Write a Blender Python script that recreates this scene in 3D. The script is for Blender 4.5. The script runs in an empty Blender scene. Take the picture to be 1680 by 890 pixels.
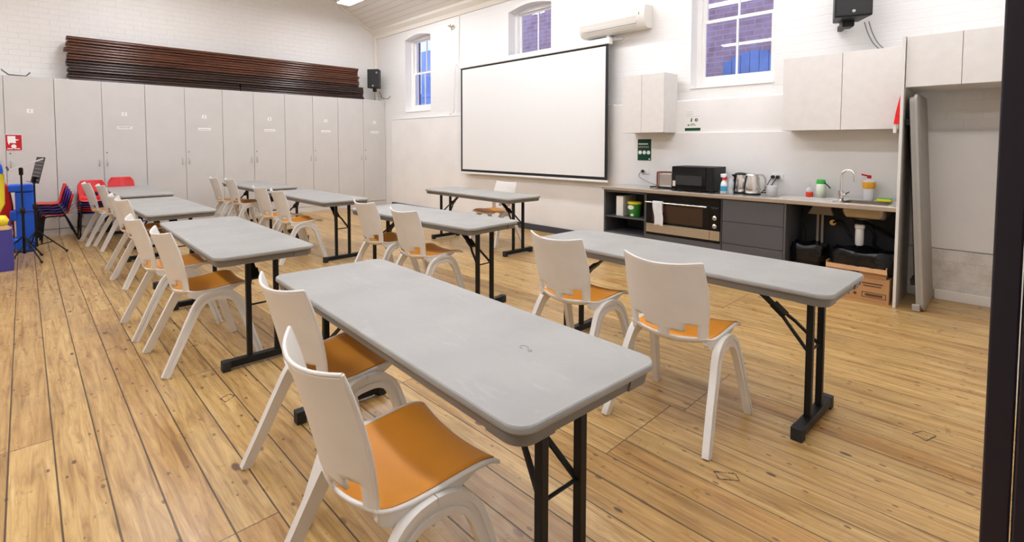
import bpy, bmesh, math, random
from mathutils import Vector, Matrix
C = bpy.context.scene.collection
random.seed(7)
PI = math.pi

# ------------------------------------------------------------------ camera, world, exposure
cam = bpy.data.cameras.new('camera')
co = bpy.data.objects.new('camera', cam); C.objects.link(co)
cam.sensor_fit = 'HORIZONTAL'; cam.sensor_width = 36.0
cam.lens = 816.62 / 1680 * 36
cam.shift_x = (840 - 809.3) / 1680
cam.shift_y = (275.4 - 445) / 1680
cam.clip_start = 0.02
YAW, PITCH, ROLL = 0.8145, 0.0478, 0.0004
CH = 1.413
fw = Vector((-math.sin(YAW) * math.cos(PITCH), math.cos(YAW) * math.cos(PITCH), -math.sin(PITCH)))
rt = Vector((math.cos(YAW), math.sin(YAW), 0)); up = rt.cross(fw)
rt2 = rt * math.cos(ROLL) + up * math.sin(ROLL); up2 = up * math.cos(ROLL) - rt * math.sin(ROLL)
m = Matrix((rt2, up2, -fw)).transposed().to_4x4(); m.translation = Vector((0, 0, CH))
co.matrix_world = m
bpy.context.scene.camera = co

w = bpy.data.worlds.new('dusk_sky'); bpy.context.scene.world = w; w.use_nodes = True
w.node_tree.nodes['Background'].inputs[0].default_value = (0.62, 0.68, 1.0, 1)
w.node_tree.nodes['Background'].inputs[1].default_value = 3.2
LAMP = 29.0
vs = bpy.context.scene.view_settings
bpy.context.scene.display_settings.display_device = 'sRGB'
vs.view_transform = 'Standard'; vs.look = 'None'; vs.exposure = 0.0; vs.gamma = 1.0; vs.use_curve_mapping = False
try:
    cy = bpy.context.scene.cycles
    cy.max_bounces = 10; cy.diffuse_bounces = 6; cy.glossy_bounces = 4; cy.transparent_max_bounces = 12
    cy.sample_clamp_indirect = 6.0; cy.caustics_reflective = False; cy.caustics_refractive = False
except Exception:
    pass

# ------------------------------------------------------------------ materials
def new_mat(name):
    mt = bpy.data.materials.new(name); mt.use_nodes = True
    return mt, mt.node_tree, mt.node_tree.nodes['Principled BSDF']

def N(nt, typ, **kw):
    n = nt.nodes.new(typ)
    for k, v in kw.items(): setattr(n, k, v)
    return n

def plain(name, col, rough=0.5, metal=0.0, spec=0.5, noise=0.0, nscale=6.0, bump=0.0, bscale=60.0, emis=None, coat=0.0, alpha=None):
    mt, nt, b = new_mat(name)
    b.inputs['Base Color'].default_value = (*col, 1); b.inputs['Roughness'].default_value = rough
    b.inputs['Metallic'].default_value = metal; b.inputs['Specular IOR Level'].default_value = spec
    b.inputs['Coat Weight'].default_value = coat
    if alpha is not None: b.inputs['Alpha'].default_value = alpha
    tc = N(nt, 'ShaderNodeTexCoord')
    if noise:
        nz = N(nt, 'ShaderNodeTexNoise'); nz.inputs['Scale'].default_value = nscale; nz.inputs['Detail'].default_value = 5
        nt.links.new(tc.outputs['Object'], nz.inputs['Vector'])
        rp = N(nt, 'ShaderNodeValToRGB')
        rp.color_ramp.elements[0].position = 0.3; rp.color_ramp.elements[1].position = 0.72
        rp.color_ramp.elements[0].color = (*[c * (1 - noise) for c in col], 1)
        rp.color_ramp.elements[1].color = (*[min(1, c * (1 + noise * .5)) for c in col], 1)
        nt.links.new(nz.outputs['Fac'], rp.inputs['Fac']); nt.links.new(rp.outputs['Color'], b.inputs['Base Color'])
    if bump:
        n2 = N(nt, 'ShaderNodeTexNoise'); n2.inputs['Scale'].default_value = bscale; n2.inputs['Detail'].default_value = 4
        nt.links.new(tc.outputs['Object'], n2.inputs['Vector'])
        bp = N(nt, 'ShaderNodeBump'); bp.inputs['Strength'].default_value = bump; bp.inputs['Distance'].default_value = 0.004
        nt.links.new(n2.outputs['Fac'], bp.inputs['Height']); nt.links.new(bp.outputs['Normal'], b.inputs['Normal'])
    if emis:
        b.inputs['Emission Color'].default_value = (*emis[0], 1); b.inputs['Emission Strength'].default_value = emis[1]
    return mt

def mathn(nt, op, a, b=None, c=None):
    n = N(nt, 'ShaderNodeMath', operation=op)
    for i, v in enumerate((a, b, c)):
        if v is None: continue
        if isinstance(v, (int, float)): n.inputs[i].default_value = v
        else: nt.links.new(v, n.inputs[i])
    return n.outputs[0]

def mixc(nt, fac, a, b, mode='MIX'):
    n = N(nt, 'ShaderNodeMix', data_type='RGBA', blend_type=mode)
    for i, v in ((0, fac), (6, a), (7, b)):
        if isinstance(v, (int, float)): n.inputs[i].default_value = v
        elif isinstance(v, tuple): n.inputs[i].default_value = (*v, 1)
        else: nt.links.new(v, n.inputs[i])
    return n.outputs[2]

def floor_material():
    mt, nt, b = new_mat('pine_floorboards')
    tc = N(nt, 'ShaderNodeTexCoord'); sp = N(nt, 'ShaderNodeSeparateXYZ')
    nt.links.new(tc.outputs['Object'], sp.inputs[0])
    x, y = sp.outputs[0], sp.outputs[1]
    W = 0.1525
    yr = mathn(nt, 'DIVIDE', mathn(nt, 'SUBTRACT', y, 0.0585), W)
    row = mathn(nt, 'FLOOR', yr); fy = mathn(nt, 'FRACT', yr)
    grp = mathn(nt, 'FLOOR', mathn(nt, 'DIVIDE', mathn(nt, 'ADD', row, 100.5), 4.0))
    wn0 = N(nt, 'ShaderNodeTexWhiteNoise', noise_dimensions='1D'); nt.links.new(grp, wn0.inputs['W'])
    L = 3.4
    xr = mathn(nt, 'ADD', mathn(nt, 'DIVIDE', x, L), mathn(nt, 'MULTIPLY', wn0.outputs['Value'], 7.0))
    # odd rows have their own extra joints
    col = mathn(nt, 'FLOOR', xr); fx = mathn(nt, 'FRACT', xr)
    cmb = N(nt, 'ShaderNodeCombineXYZ'); nt.links.new(row, cmb.inputs[0]); nt.links.new(col, cmb.inputs[1])
    wn = N(nt, 'ShaderNodeTexWhiteNoise', noise_dimensions='2D'); nt.links.new(cmb.outputs[0], wn.inputs['Vector'])
    rnd = wn.outputs['Value']
    # grain
    cv = N(nt, 'ShaderNodeCombineXYZ')
    nt.links.new(mathn(nt, 'ADD', mathn(nt, 'MULTIPLY', x, 1.3), mathn(nt, 'MULTIPLY', rnd, 37.0)), cv.inputs[0])
    nt.links.new(mathn(nt, 'MULTIPLY', y, 17.0), cv.inputs[1]); nt.links.new(mathn(nt, 'MULTIPLY', rnd, 11.0), cv.inputs[2])
    g = N(nt, 'ShaderNodeTexNoise'); g.inputs['Scale'].default_value = 1.6; g.inputs['Detail'].default_value = 7; g.inputs['Roughness'].default_value = .62; g.inputs['Distortion'].default_value = 0.9
    nt.links.new(cv.outputs[0], g.inputs['Vector'])
    gr = N(nt, 'ShaderNodeValToRGB'); cr = gr.color_ramp
    cr.elements[0].position = .30; cr.elements[0].color = (0.25, 0.132, 0.042, 1)
    cr.elements[1].position = .70; cr.elements[1].color = (0.62, 0.43, 0.19, 1)
    e = cr.elements.new(.48); e.color = (0.465, 0.293, 0.108, 1)
    nt.links.new(g.outputs['Fac'], gr.inputs['Fac'])
    # plank tint
    tr = N(nt, 'ShaderNodeValToRGB'); tr.color_ramp.elements[0].color = (0.80, 0.76, 0.70, 1); tr.color_ramp.elements[1].color = (1.12, 1.10, 1.05, 1)
    e = tr.color_ramp.elements.new(.12); e.color = (0.92, 0.80, 0.66, 1)
    e = tr.color_ramp.elements.new(.5); e.color = (1.0, 1.0, 1.0, 1)
    nt.links.new(rnd, tr.inputs['Fac'])
    c = mixc(nt, 1.0, gr.outputs['Color'], tr.outputs['Color'], 'MULTIPLY')
    cv2 = N(nt, 'ShaderNodeCombineXYZ')
    nt.links.new(mathn(nt, 'ADD', mathn(nt, 'MULTIPLY', x, 5.0), mathn(nt, 'MULTIPLY', rnd, 53.0)), cv2.inputs[0])
    nt.links.new(mathn(nt, 'MULTIPLY', y, 110.0), cv2.inputs[1])
    g2 = N(nt, 'ShaderNodeTexNoise'); g2.inputs['Scale'].default_value = 1.0; g2.inputs['Detail'].default_value = 5; g2.inputs['Distortion'].default_value = .6
    nt.links.new(cv2.outputs[0], g2.inputs['Vector'])
    s2 = N(nt, 'ShaderNodeMapRange'); s2.inputs[1].default_value = .50; s2.inputs[2].default_value = .72; nt.links.new(g2.outputs['Fac'], s2.inputs[0])
    c = mixc(nt, mathn(nt, 'MULTIPLY', s2.outputs[0], .45), c, (0.25, 0.13, 0.05))
    # worn / greyed patches
    ns = N(nt, 'ShaderNodeTexNoise'); ns.inputs['Scale'].default_value = 1.3; ns.inputs['Detail'].default_value = 6; ns.inputs['Roughness'].default_value = .6
    nt.links.new(tc.outputs['Object'], ns.inputs['Vector'])
    st = N(nt, 'ShaderNodeMapRange'); st.inputs[1].default_value = .54; st.inputs[2].default_value = .74
    nt.links.new(ns.outputs['Fac'], st.inputs[0])
    c = mixc(nt, mathn(nt, 'MULTIPLY', st.outputs[0], .55), c, (0.25, 0.165, 0.085))
    n5 = N(nt, 'ShaderNodeTexNoise'); n5.inputs['Scale'].default_value = 9; n5.inputs['Detail'].default_value = 8; n5.inputs['Roughness'].default_value = .75
    nt.links.new(tc.outputs['Object'], n5.inputs['Vector'])
    s5 = N(nt, 'ShaderNodeMapRange'); s5.inputs[1].default_value = .55; s5.inputs[2].default_value = .75; nt.links.new(n5.outputs['Fac'], s5.inputs[0])
    c = mixc(nt, mathn(nt, 'MULTIPLY', s5.outputs[0], .35), c, (0.20, 0.12, 0.055))
    # knots and nail holes
    def spots(sx, sy, thr, soft, seed):
        cc = N(nt, 'ShaderNodeCombineXYZ')
        nt.links.new(mathn(nt, 'MULTIPLY', x, sx), cc.inputs[0]); nt.links.new(mathn(nt, 'MULTIPLY', y, sy), cc.inputs[1]); cc.inputs[2].default_value = seed
        v = N(nt, 'ShaderNodeTexVoronoi'); v.inputs['Scale'].default_value = 1.0; v.inputs['Randomness'].default_value = 1.0
        nt.links.new(cc.outputs[0], v.inputs['Vector'])
        cs = N(nt, 'ShaderNodeSeparateColor'); nt.links.new(v.outputs['Color'], cs.inputs[0])
        r = mathn(nt, 'MULTIPLY', mathn(nt, 'POWER', cs.outputs[0], 1.4), thr)
        mr = N(nt, 'ShaderNodeMapRange'); nt.links.new(v.outputs['Distance'], mr.inputs[0])
        nt.links.new(mathn(nt, 'SUBTRACT', r, soft), mr.inputs[1]); nt.links.new(r, mr.inputs[2])
        mr.inputs[3].default_value = 1; mr.inputs[4].default_value = 0
        return mr.outputs[0]
    c = mixc(nt, mathn(nt, 'MULTIPLY', spots(2.6, 5.5, .115, .045, 3.3), .92), c, (0.10, 0.045, 0.02))
    c = mixc(nt, mathn(nt, 'MULTIPLY', spots(6.0, 14.0, .17, .04, 8.1), .9), c, (0.07, 0.035, 0.02))
    c = mixc(nt, mathn(nt, 'MULTIPLY', spots(11.0, 22.0, .20, .04, 15.7), .75), c, (0.11, 0.06, 0.03))
    c = mixc(nt, mathn(nt, 'MULTIPLY', spots(4.2, 9.0, .15, .06, 27.7), .8), c, (0.20, 0.085, 0.03))
    # gaps: wide and dark near the camera side, tight towards the kitchen
    def near(f, width):
        d = mathn(nt, 'MINIMUM', f, mathn(nt, 'SUBTRACT', 1.0, f))
        mr = N(nt, 'ShaderNodeMapRange'); nt.links.new(d, mr.inputs[0]); mr.inputs[3].default_value = 1; mr.inputs[4].default_value = 0
        if isinstance(width, float):
            mr.inputs[1].default_value = width * .55; mr.inputs[2].default_value = width
        else:
            nt.links.new(mathn(nt, 'MULTIPLY', width, .5), mr.inputs[1]); nt.links.new(width, mr.inputs[2])
        return mr.outputs[0]
    gw = N(nt, 'ShaderNodeMapRange'); nt.links.new(y, gw.inputs[0]); gw.inputs[1].default_value = 1.2; gw.inputs[2].default_value = 3.2
    gw.inputs[3].default_value = .026; gw.inputs[4].default_value = .013
    gap = mathn(nt, 'MAXIMUM', near(fy, gw.outputs[0]), mathn(nt, 'MULTIPLY', near(fx, .0011), .75))
    c = mixc(nt, mathn(nt, 'MULTIPLY', gap, .9), c, (0.035, 0.022, 0.014))
    nt.links.new(c, b.inputs['Base Color'])
    rr = N(nt, 'ShaderNodeMapRange'); nt.links.new(n5.outputs['Fac'], rr.inputs[0]); rr.inputs[1].default_value = .3; rr.inputs[2].default_value = .8; rr.inputs[3].default_value = .24; rr.inputs[4].default_value = .46
    nt.links.new(rr.outputs[0], b.inputs['Roughness']); b.inputs['Specular IOR Level'].default_value = .5
    h = mathn(nt, 'SUBTRACT', mathn(nt, 'MULTIPLY', g.outputs['Fac'], .12), gap)
    bp = N(nt, 'ShaderNodeBump'); bp.inputs['Strength'].default_value = .5; bp.inputs['Distance'].default_value = .004
    nt.links.new(h, bp.inputs['Height']); nt.links.new(bp.outputs['Normal'], b.inputs['Normal'])
    return mt

def painted_brick(name, col, strength=.5, plane='XZ', dirt=0.0):
    mt, nt, b = new_mat(name)
    tc = N(nt, 'ShaderNodeTexCoord'); sp = N(nt, 'ShaderNodeSeparateXYZ'); nt.links.new(tc.outputs['Object'], sp.inputs[0])
    cb = N(nt, 'ShaderNodeCombineXYZ'); nt.links.new(sp.outputs[0 if plane == 'XZ' else 1], cb.inputs[0]); nt.links.new(sp.outputs[2], cb.inputs[1])
    br = N(nt, 'ShaderNodeTexBrick'); br.inputs['Scale'].default_value = 1.0
    br.inputs['Brick Width'].default_value = .24; br.inputs['Row Height'].default_value = .086; br.inputs['Mortar Size'].default_value = .006; br.inputs['Mortar Smooth'].default_value = .8
    nt.links.new(cb.outputs[0], br.inputs['Vector'])
    nz = N(nt, 'ShaderNodeTexNoise'); nz.inputs['Scale'].default_value = 7; nz.inputs['Detail'].default_value = 7; nt.links.new(tc.outputs['Object'], nz.inputs['Vector'])
    h = mathn(nt, 'ADD', mathn(nt, 'MULTIPLY', br.outputs['Fac'], -.7), mathn(nt, 'MULTIPLY', nz.outputs['Fac'], 1.3))
    bp = N(nt, 'ShaderNodeBump'); bp.inputs['Strength'].default_value = strength; bp.inputs['Distance'].default_value = .012
    nt.links.new(h, bp.inputs['Height']); nt.links.new(bp.outputs['Normal'], b.inputs['Normal'])
    n2 = N(nt, 'ShaderNodeTexNoise'); n2.inputs['Scale'].default_value = 1.1; n2.inputs['Detail'].default_value = 5; nt.links.new(tc.outputs['Object'], n2.inputs['Vector'])
    mr = N(nt, 'ShaderNodeMapRange'); nt.links.new(n2.outputs['Fac'], mr.inputs[0]); mr.inputs[1].default_value = .35; mr.inputs[2].default_value = .75
    c = mixc(nt, mathn(nt, 'MULTIPLY', mr.outputs[0], .5), tuple(col), tuple(k * .93 for k in col))
    if dirt:
        n3 = N(nt, 'ShaderNodeTexNoise'); n3.inputs['Scale'].default_value = 5; n3.inputs['Detail'].default_value = 8; n3.inputs['Roughness'].default_value = .7; nt.links.new(tc.outputs['Object'], n3.inputs['Vector'])
        m3 = N(nt, 'ShaderNodeMapRange'); nt.links.new(n3.outputs['Fac'], m3.inputs[0]); m3.inputs[1].default_value = .45; m3.inputs[2].default_value = .7
        c = mixc(nt, mathn(nt, 'MULTIPLY', m3.outputs[0], dirt), c, (0.42, 0.38, 0.31))
    nt.links.new(c, b.inputs['Base Color']); b.inputs['Roughness'].default_value = .55
    return mt

def bare_brick(name):
    mt, nt, b = new_mat(name)
    tc = N(nt, 'ShaderNodeTexCoord'); sp = N(nt, 'ShaderNodeSeparateXYZ'); nt.links.new(tc.outputs['Object'], sp.inputs[0])
    cb = N(nt, 'ShaderNodeCombineXYZ'); nt.links.new(mathn(nt, 'ADD', sp.outputs[0], sp.outputs[1]), cb.inputs[0]); nt.links.new(sp.outputs[2], cb.inputs[1])
    br = N(nt, 'ShaderNodeTexBrick'); br.inputs['Scale'].default_value = 1.0
    br.inputs['Brick Width'].default_value = .24; br.inputs['Row Height'].default_value = .086; br.inputs['Mortar Size'].default_value = .009
    br.inputs['Color1'].default_value = (.30, .19, .19, 1); br.inputs['Color2'].default_value = (.40, .26, .25, 1); br.inputs['Mortar'].default_value = (.42, .36, .38, 1)
    nt.links.new(cb.outputs[0], br.inputs['Vector'])
    nz = N(nt, 'ShaderNodeTexNoise'); nz.inputs['Scale'].default_value = 6; nz.inputs['Detail'].default_value = 6; nt.links.new(tc.outputs['Object'], nz.inputs['Vector'])
    mr = N(nt, 'ShaderNodeMapRange'); nt.links.new(nz.outputs['Fac'], mr.inputs[0]); mr.inputs[1].default_value = .35; mr.inputs[2].default_value = .7
    nt.links.new(mixc(nt, mr.outputs[0], br.outputs['Color'], mixc(nt, .45, br.outputs['Color'], (.62, .50, .55))), b.inputs['Base Color'])
    b.inputs['Roughness'].default_value = .9
    return mt

def board_ceiling():
    mt, nt, b = new_mat('painted_lining_boards')
    tc = N(nt, 'ShaderNodeTexCoord'); sp = N(nt, 'ShaderNodeSeparateXYZ'); nt.links.new(tc.outputs['Object'], sp.inputs[0])
    f = mathn(nt, 'FRACT', mathn(nt, 'DIVIDE', sp.outputs[1], .118))
    d = mathn(nt, 'MINIMUM', f, mathn(nt, 'SUBTRACT', 1.0, f))
    mr = N(nt, 'ShaderNodeMapRange'); nt.links.new(d, mr.inputs[0]); mr.inputs[1].default_value = 0.02; mr.inputs[2].default_value = .07; mr.inputs[3].default_value = 1; mr.inputs[4].default_value = 0
    col = (.80, .765, .71)
    nt.links.new(mixc(nt, mathn(nt, 'MULTIPLY', mr.outputs[0], .45), col, (.42, .37, .31)), b.inputs['Base Color'])
    bp = N(nt, 'ShaderNodeBump'); bp.inputs['Strength'].default_value = .6; bp.inputs['Distance'].default_value = .006
    nt.links.new(mathn(nt, 'SUBTRACT', 0.0, mr.outputs[0]), bp.inputs['Height']); nt.links.new(bp.outputs['Normal'], b.inputs['Normal'])
    b.inputs['Roughness'].default_value = .45
    return mt

def glass_mat():
    mt, nt, b = new_mat('window_glass'); nt.nodes.remove(b)
    out = [n for n in nt.nodes if n.type == 'OUTPUT_MATERIAL'][0]
    tr = N(nt, 'ShaderNodeBsdfTransparent'); tr.inputs[0].default_value = (.86, .88, .95, 1)
    gl = N(nt, 'ShaderNodeBsdfGlossy'); gl.inputs['Roughness'].default_value = .02
    fr = N(nt, 'ShaderNodeLayerWeight'); fr.inputs['Blend'].default_value = .5; fz = mathn(nt, 'ADD', .05, mathn(nt, 'MULTIPLY', mathn(nt, 'POWER', fr.outputs['Facing'], 4.0), .9))
    mx = N(nt, 'ShaderNodeMixShader'); nt.links.new(fz, mx.inputs[0]); nt.links.new(tr.outputs[0], mx.inputs[1]); nt.links.new(gl.outputs[0], mx.inputs[2])
    nt.links.new(mx.outputs[0], out.inputs['Surface'])
    return mt

def dark_timber(name, col):
    mt, nt, b = new_mat(name)
    tc = N(nt, 'ShaderNodeTexCoord'); mp = N(nt, 'ShaderNodeMapping'); mp.inputs['Scale'].default_value = (30, 1.0, 40)
    nt.links.new(tc.outputs['Object'], mp.inputs[0]); nz = N(nt, 'ShaderNodeTexNoise'); nz.inputs['Scale'].default_value = 1.5; nz.inputs['Detail'].default_value = 6
    nt.links.new(mp.outputs[0], nz.inputs['Vector']); rp = N(nt, 'ShaderNodeValToRGB')
    rp.color_ramp.elements[0].position = .35; rp.color_ramp.elements[0].color = (*[c * .45 for c in col], 1)
    rp.color_ramp.elements[1].position = .7; rp.color_ramp.elements[1].color = (*[c * 1.5 for c in col], 1)
    nt.links.new(nz.outputs['Fac'], rp.inputs[0]); nt.links.new(rp.outputs[0], b.inputs['Base Color']); b.inputs['Roughness'].default_value = .3
    return mt

def table_mat():
    mt = plain('grey_moulded_plastic', (.345, .34, .32), .42, noise=.14, nscale=3.0, bump=.25, bscale=350)
    nt = mt.node_tree; b = nt.nodes['Principled BSDF']; src = b.inputs['Base Color'].links[0].from_socket
    tc = N(nt, 'ShaderNodeTexCoord'); mp = N(nt, 'ShaderNodeMapping'); mp.inputs['Scale'].default_value = (1.0, 3.2, 1.0); mp.inputs['Rotation'].default_value = (0, 0, .5)
    nt.links.new(tc.outputs['Object'], mp.inputs[0])
    nz = N(nt, 'ShaderNodeTexNoise'); nz.inputs['Scale'].default_value = 3.5; nz.inputs['Detail'].default_value = 9; nz.inputs['Roughness'].default_value = .72; nz.inputs['Distortion'].default_value = 1.2
    nt.links.new(mp.outputs[0], nz.inputs['Vector'])
    mr = N(nt, 'ShaderNodeMapRange'); nt.links.new(nz.outputs['Fac'], mr.inputs[0]); mr.inputs[1].default_value = .56; mr.inputs[2].default_value = .70
    nt.links.new(mixc(nt, mathn(nt, 'MULTIPLY', mr.outputs[0], .55), src, (.45, .44, .42)), b.inputs['Base Color'])
    r2 = N(nt, 'ShaderNodeMapRange'); nt.links.new(nz.outputs['Fac'], r2.inputs[0]); r2.inputs[3].default_value = .34; r2.inputs[4].default_value = .55; nt.links.new(r2.outputs[0], b.inputs['Roughness'])
    return mt

M = dict(
    floor=floor_material(), wall=painted_brick('white_painted_brick', (.82, .81, .79), .28, 'XZ'),
    wall_y=painted_brick('white_painted_brick_gable', (.80, .78, .75), .5, 'YZ'),
    render=plain('white_render', (.87, .86, .84), .5, noise=.05, nscale=2.0, bump=.2, bscale=40),
    dirty=painted_brick('scuffed_white_brick', (.82, .80, .76), .35, 'XZ', dirt=.6),
    cream=plain('cream_gloss_paint', (.84, .80, .72), .35), whitepaint=plain('white_gloss_paint', (.88, .87, .84), .3),
    ceiling=board_ceiling(), glass=glass_mat(), brick=bare_brick('red_brick'),
    darkbrick=plain('dark_brick', (.03, .02, .022), .9, noise=.4, nscale=20), bluepaint=plain('blue_painted_timber', (.16, .28, .52), .5, noise=.3, nscale=3),
    palewall=plain('pale_outside_wall', (.92, .92, .95), .7, noise=.12, nscale=4),
    chair=plain('white_moulded_plastic', (.75, .73, .69), .42, noise=.035, nscale=9, bump=.12, bscale=500),
    pad=plain('orange_seat_pad', (.72, .285, .028), .5, bump=.15, bscale=300, noise=.05),
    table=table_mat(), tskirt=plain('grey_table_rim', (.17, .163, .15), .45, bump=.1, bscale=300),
    black=plain('black_powdercoat', (.008, .008, .009), .45, spec=.28), blackmatt=plain('black_matt_metal', (.006, .006, .007), .5, spec=.25), blackrub=plain('black_rubber', (.015, .015, .015), .7),
    locker=plain('locker_laminate', (.60, .58, .555), .5, noise=.04, nscale=3, bump=.08, bscale=120), lockershade=plain('locker_gap', (.22, .2, .18), .7),
    cab=plain('cream_cabinet_laminate', (.74, .715, .68), .45, noise=.04, nscale=12, bump=.1, bscale=90),
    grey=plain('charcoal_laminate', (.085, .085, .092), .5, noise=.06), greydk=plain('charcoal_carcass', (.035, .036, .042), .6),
    steel=plain('brushed_steel', (.62, .60, .57), .28, 1.0, bump=.1, bscale=200), steelpol=plain('polished_steel', (.75, .74, .72), .12, 1.0),
    bench=plain('stainless_benchtop', (.80, .78, .75), .30, 1.0, noise=.05, nscale=5, bump=.05), benchedge=plain('benchtop_edge_floor_tint', (.55, .48, .40), .35, .8),  # front edge: tan floor reflection put into the steel's colour
    chrome=plain('chrome', (.85, .85, .85), .08, 1.0), blackgl=plain('black_glass', (.005, .005, .006), .08, spec=.35),
    screenfab=plain('screen_fabric', (.83, .83, .815), .7), scrblack=plain('screen_border', (.006, .006, .007), .6),
    acw=plain('ac_plastic', (.70, .67, .61), .35), red=plain('red_plastic', (.62, .012, .015), .35), redfab=plain('red_fabric', (.75, .01, .01), .8, noise=.2, nscale=30),
    purple=plain('purple_plastic', (.075, .03, .26), .35), blueseat=plain('dark_blue_plastic', (.03, .04, .25), .35), blue=plain('blue_plastic', (.01, .11, .72), .35),
    boxblue=plain('blue_toy_box', (.055, .05, .30), .5, noise=.1), yellow=plain('yellow_plastic', (.85, .70, .03), .4), green=plain('green_plastic', (.04, .45, .06), .4),
    palegreen=plain('pale_bottle', (.80, .85, .70), .2), card=plain('cardboard', (.48, .26, .11), .8, noise=.08, nscale=8, bump=.1, bscale=80), cardprint=plain('box_print', (.10, .055, .03), .8),
    bag=plain('black_bin_bag', (.004, .004, .005), .16, spec=.45, bump=1.0, bscale=22), bowl=plain('sink_steel', (.34, .30, .24), .3, 1.0), white=plain('white_plastic', (.85, .85, .84), .35), paper=plain('paper', (.86, .86, .84), .8),
    ink=plain('ink', (.03, .03, .03), .8), signgreen=plain('sign_green', (.002, .055, .026), .5, spec=.25), signred=plain('sign_red', (.50, .004, .01), .4), faintgrey=plain('scratch', (.24, .235, .22), .7), faint=plain('faint_print', (.55, .55, .53), .8),
    towel=plain('grey_white_towel', (.72, .74, .78), .95, noise=.15, nscale=60, bump=.6, bscale=150), brass=plain('brass', (.55, .38, .16), .3, 1.0),
    sprayblue=plain('label_blue', (.05, .40, .62), .5), sprayred=plain('spray_red', (.65, .01, .03), .4), clear=plain('clear_plastic', (.75, .78, .82), .1, alpha=.45),
    orange=plain('orange_label', (.9, .42, .03), .4), pinkred=plain('red_soap', (.85, .06, .03), .2), folded=plain('folded_table_plastic', (.34, .32, .29), .5, noise=.1, nscale=3),
    doorframe=plain('dark_door_paint', (.016, .013, .022), .35), boardA=dark_timber('stained_timber_red', (.095, .030, .014)), boardB=dark_timber('stained_timber_dark', (.040, .019, .014)),
    bootgrey=plain('grey_print', (.25, .25, .25), .7), fitting=plain('weathered_fitting', (.35, .30, .24), .8), lamp=plain('lamp_diffuser', (.9, .9, .9), .5, emis=((.965, .985, 1.055), LAMP)),
    skirtdk=plain('dark_skirting_paint', (.055, .06, .075), .45), mark=plain('floor_mark', (.09, .06, .04), .6))

# ------------------------------------------------------------------ mesh builder
def interp(pts, n):
    """Catmull-Rom through pts, n samples per span"""
    out = []
    P = [Vector(p) for p in pts]
    for i in range(len(P) - 1):
        a = P[max(i - 1, 0)]; b_ = P[i]; c = P[i + 1]; d = P[min(i + 2, len(P) - 1)]
        for k in range(n):
            t = k / n
            out.append(.5 * ((2 * b_) + (c - a) * t + (2 * a - 5 * b_ + 4 * c - d) * t * t + (3 * b_ - a - 3 * c + d) * t ** 3))
    out.append(P[-1]); return out

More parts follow.
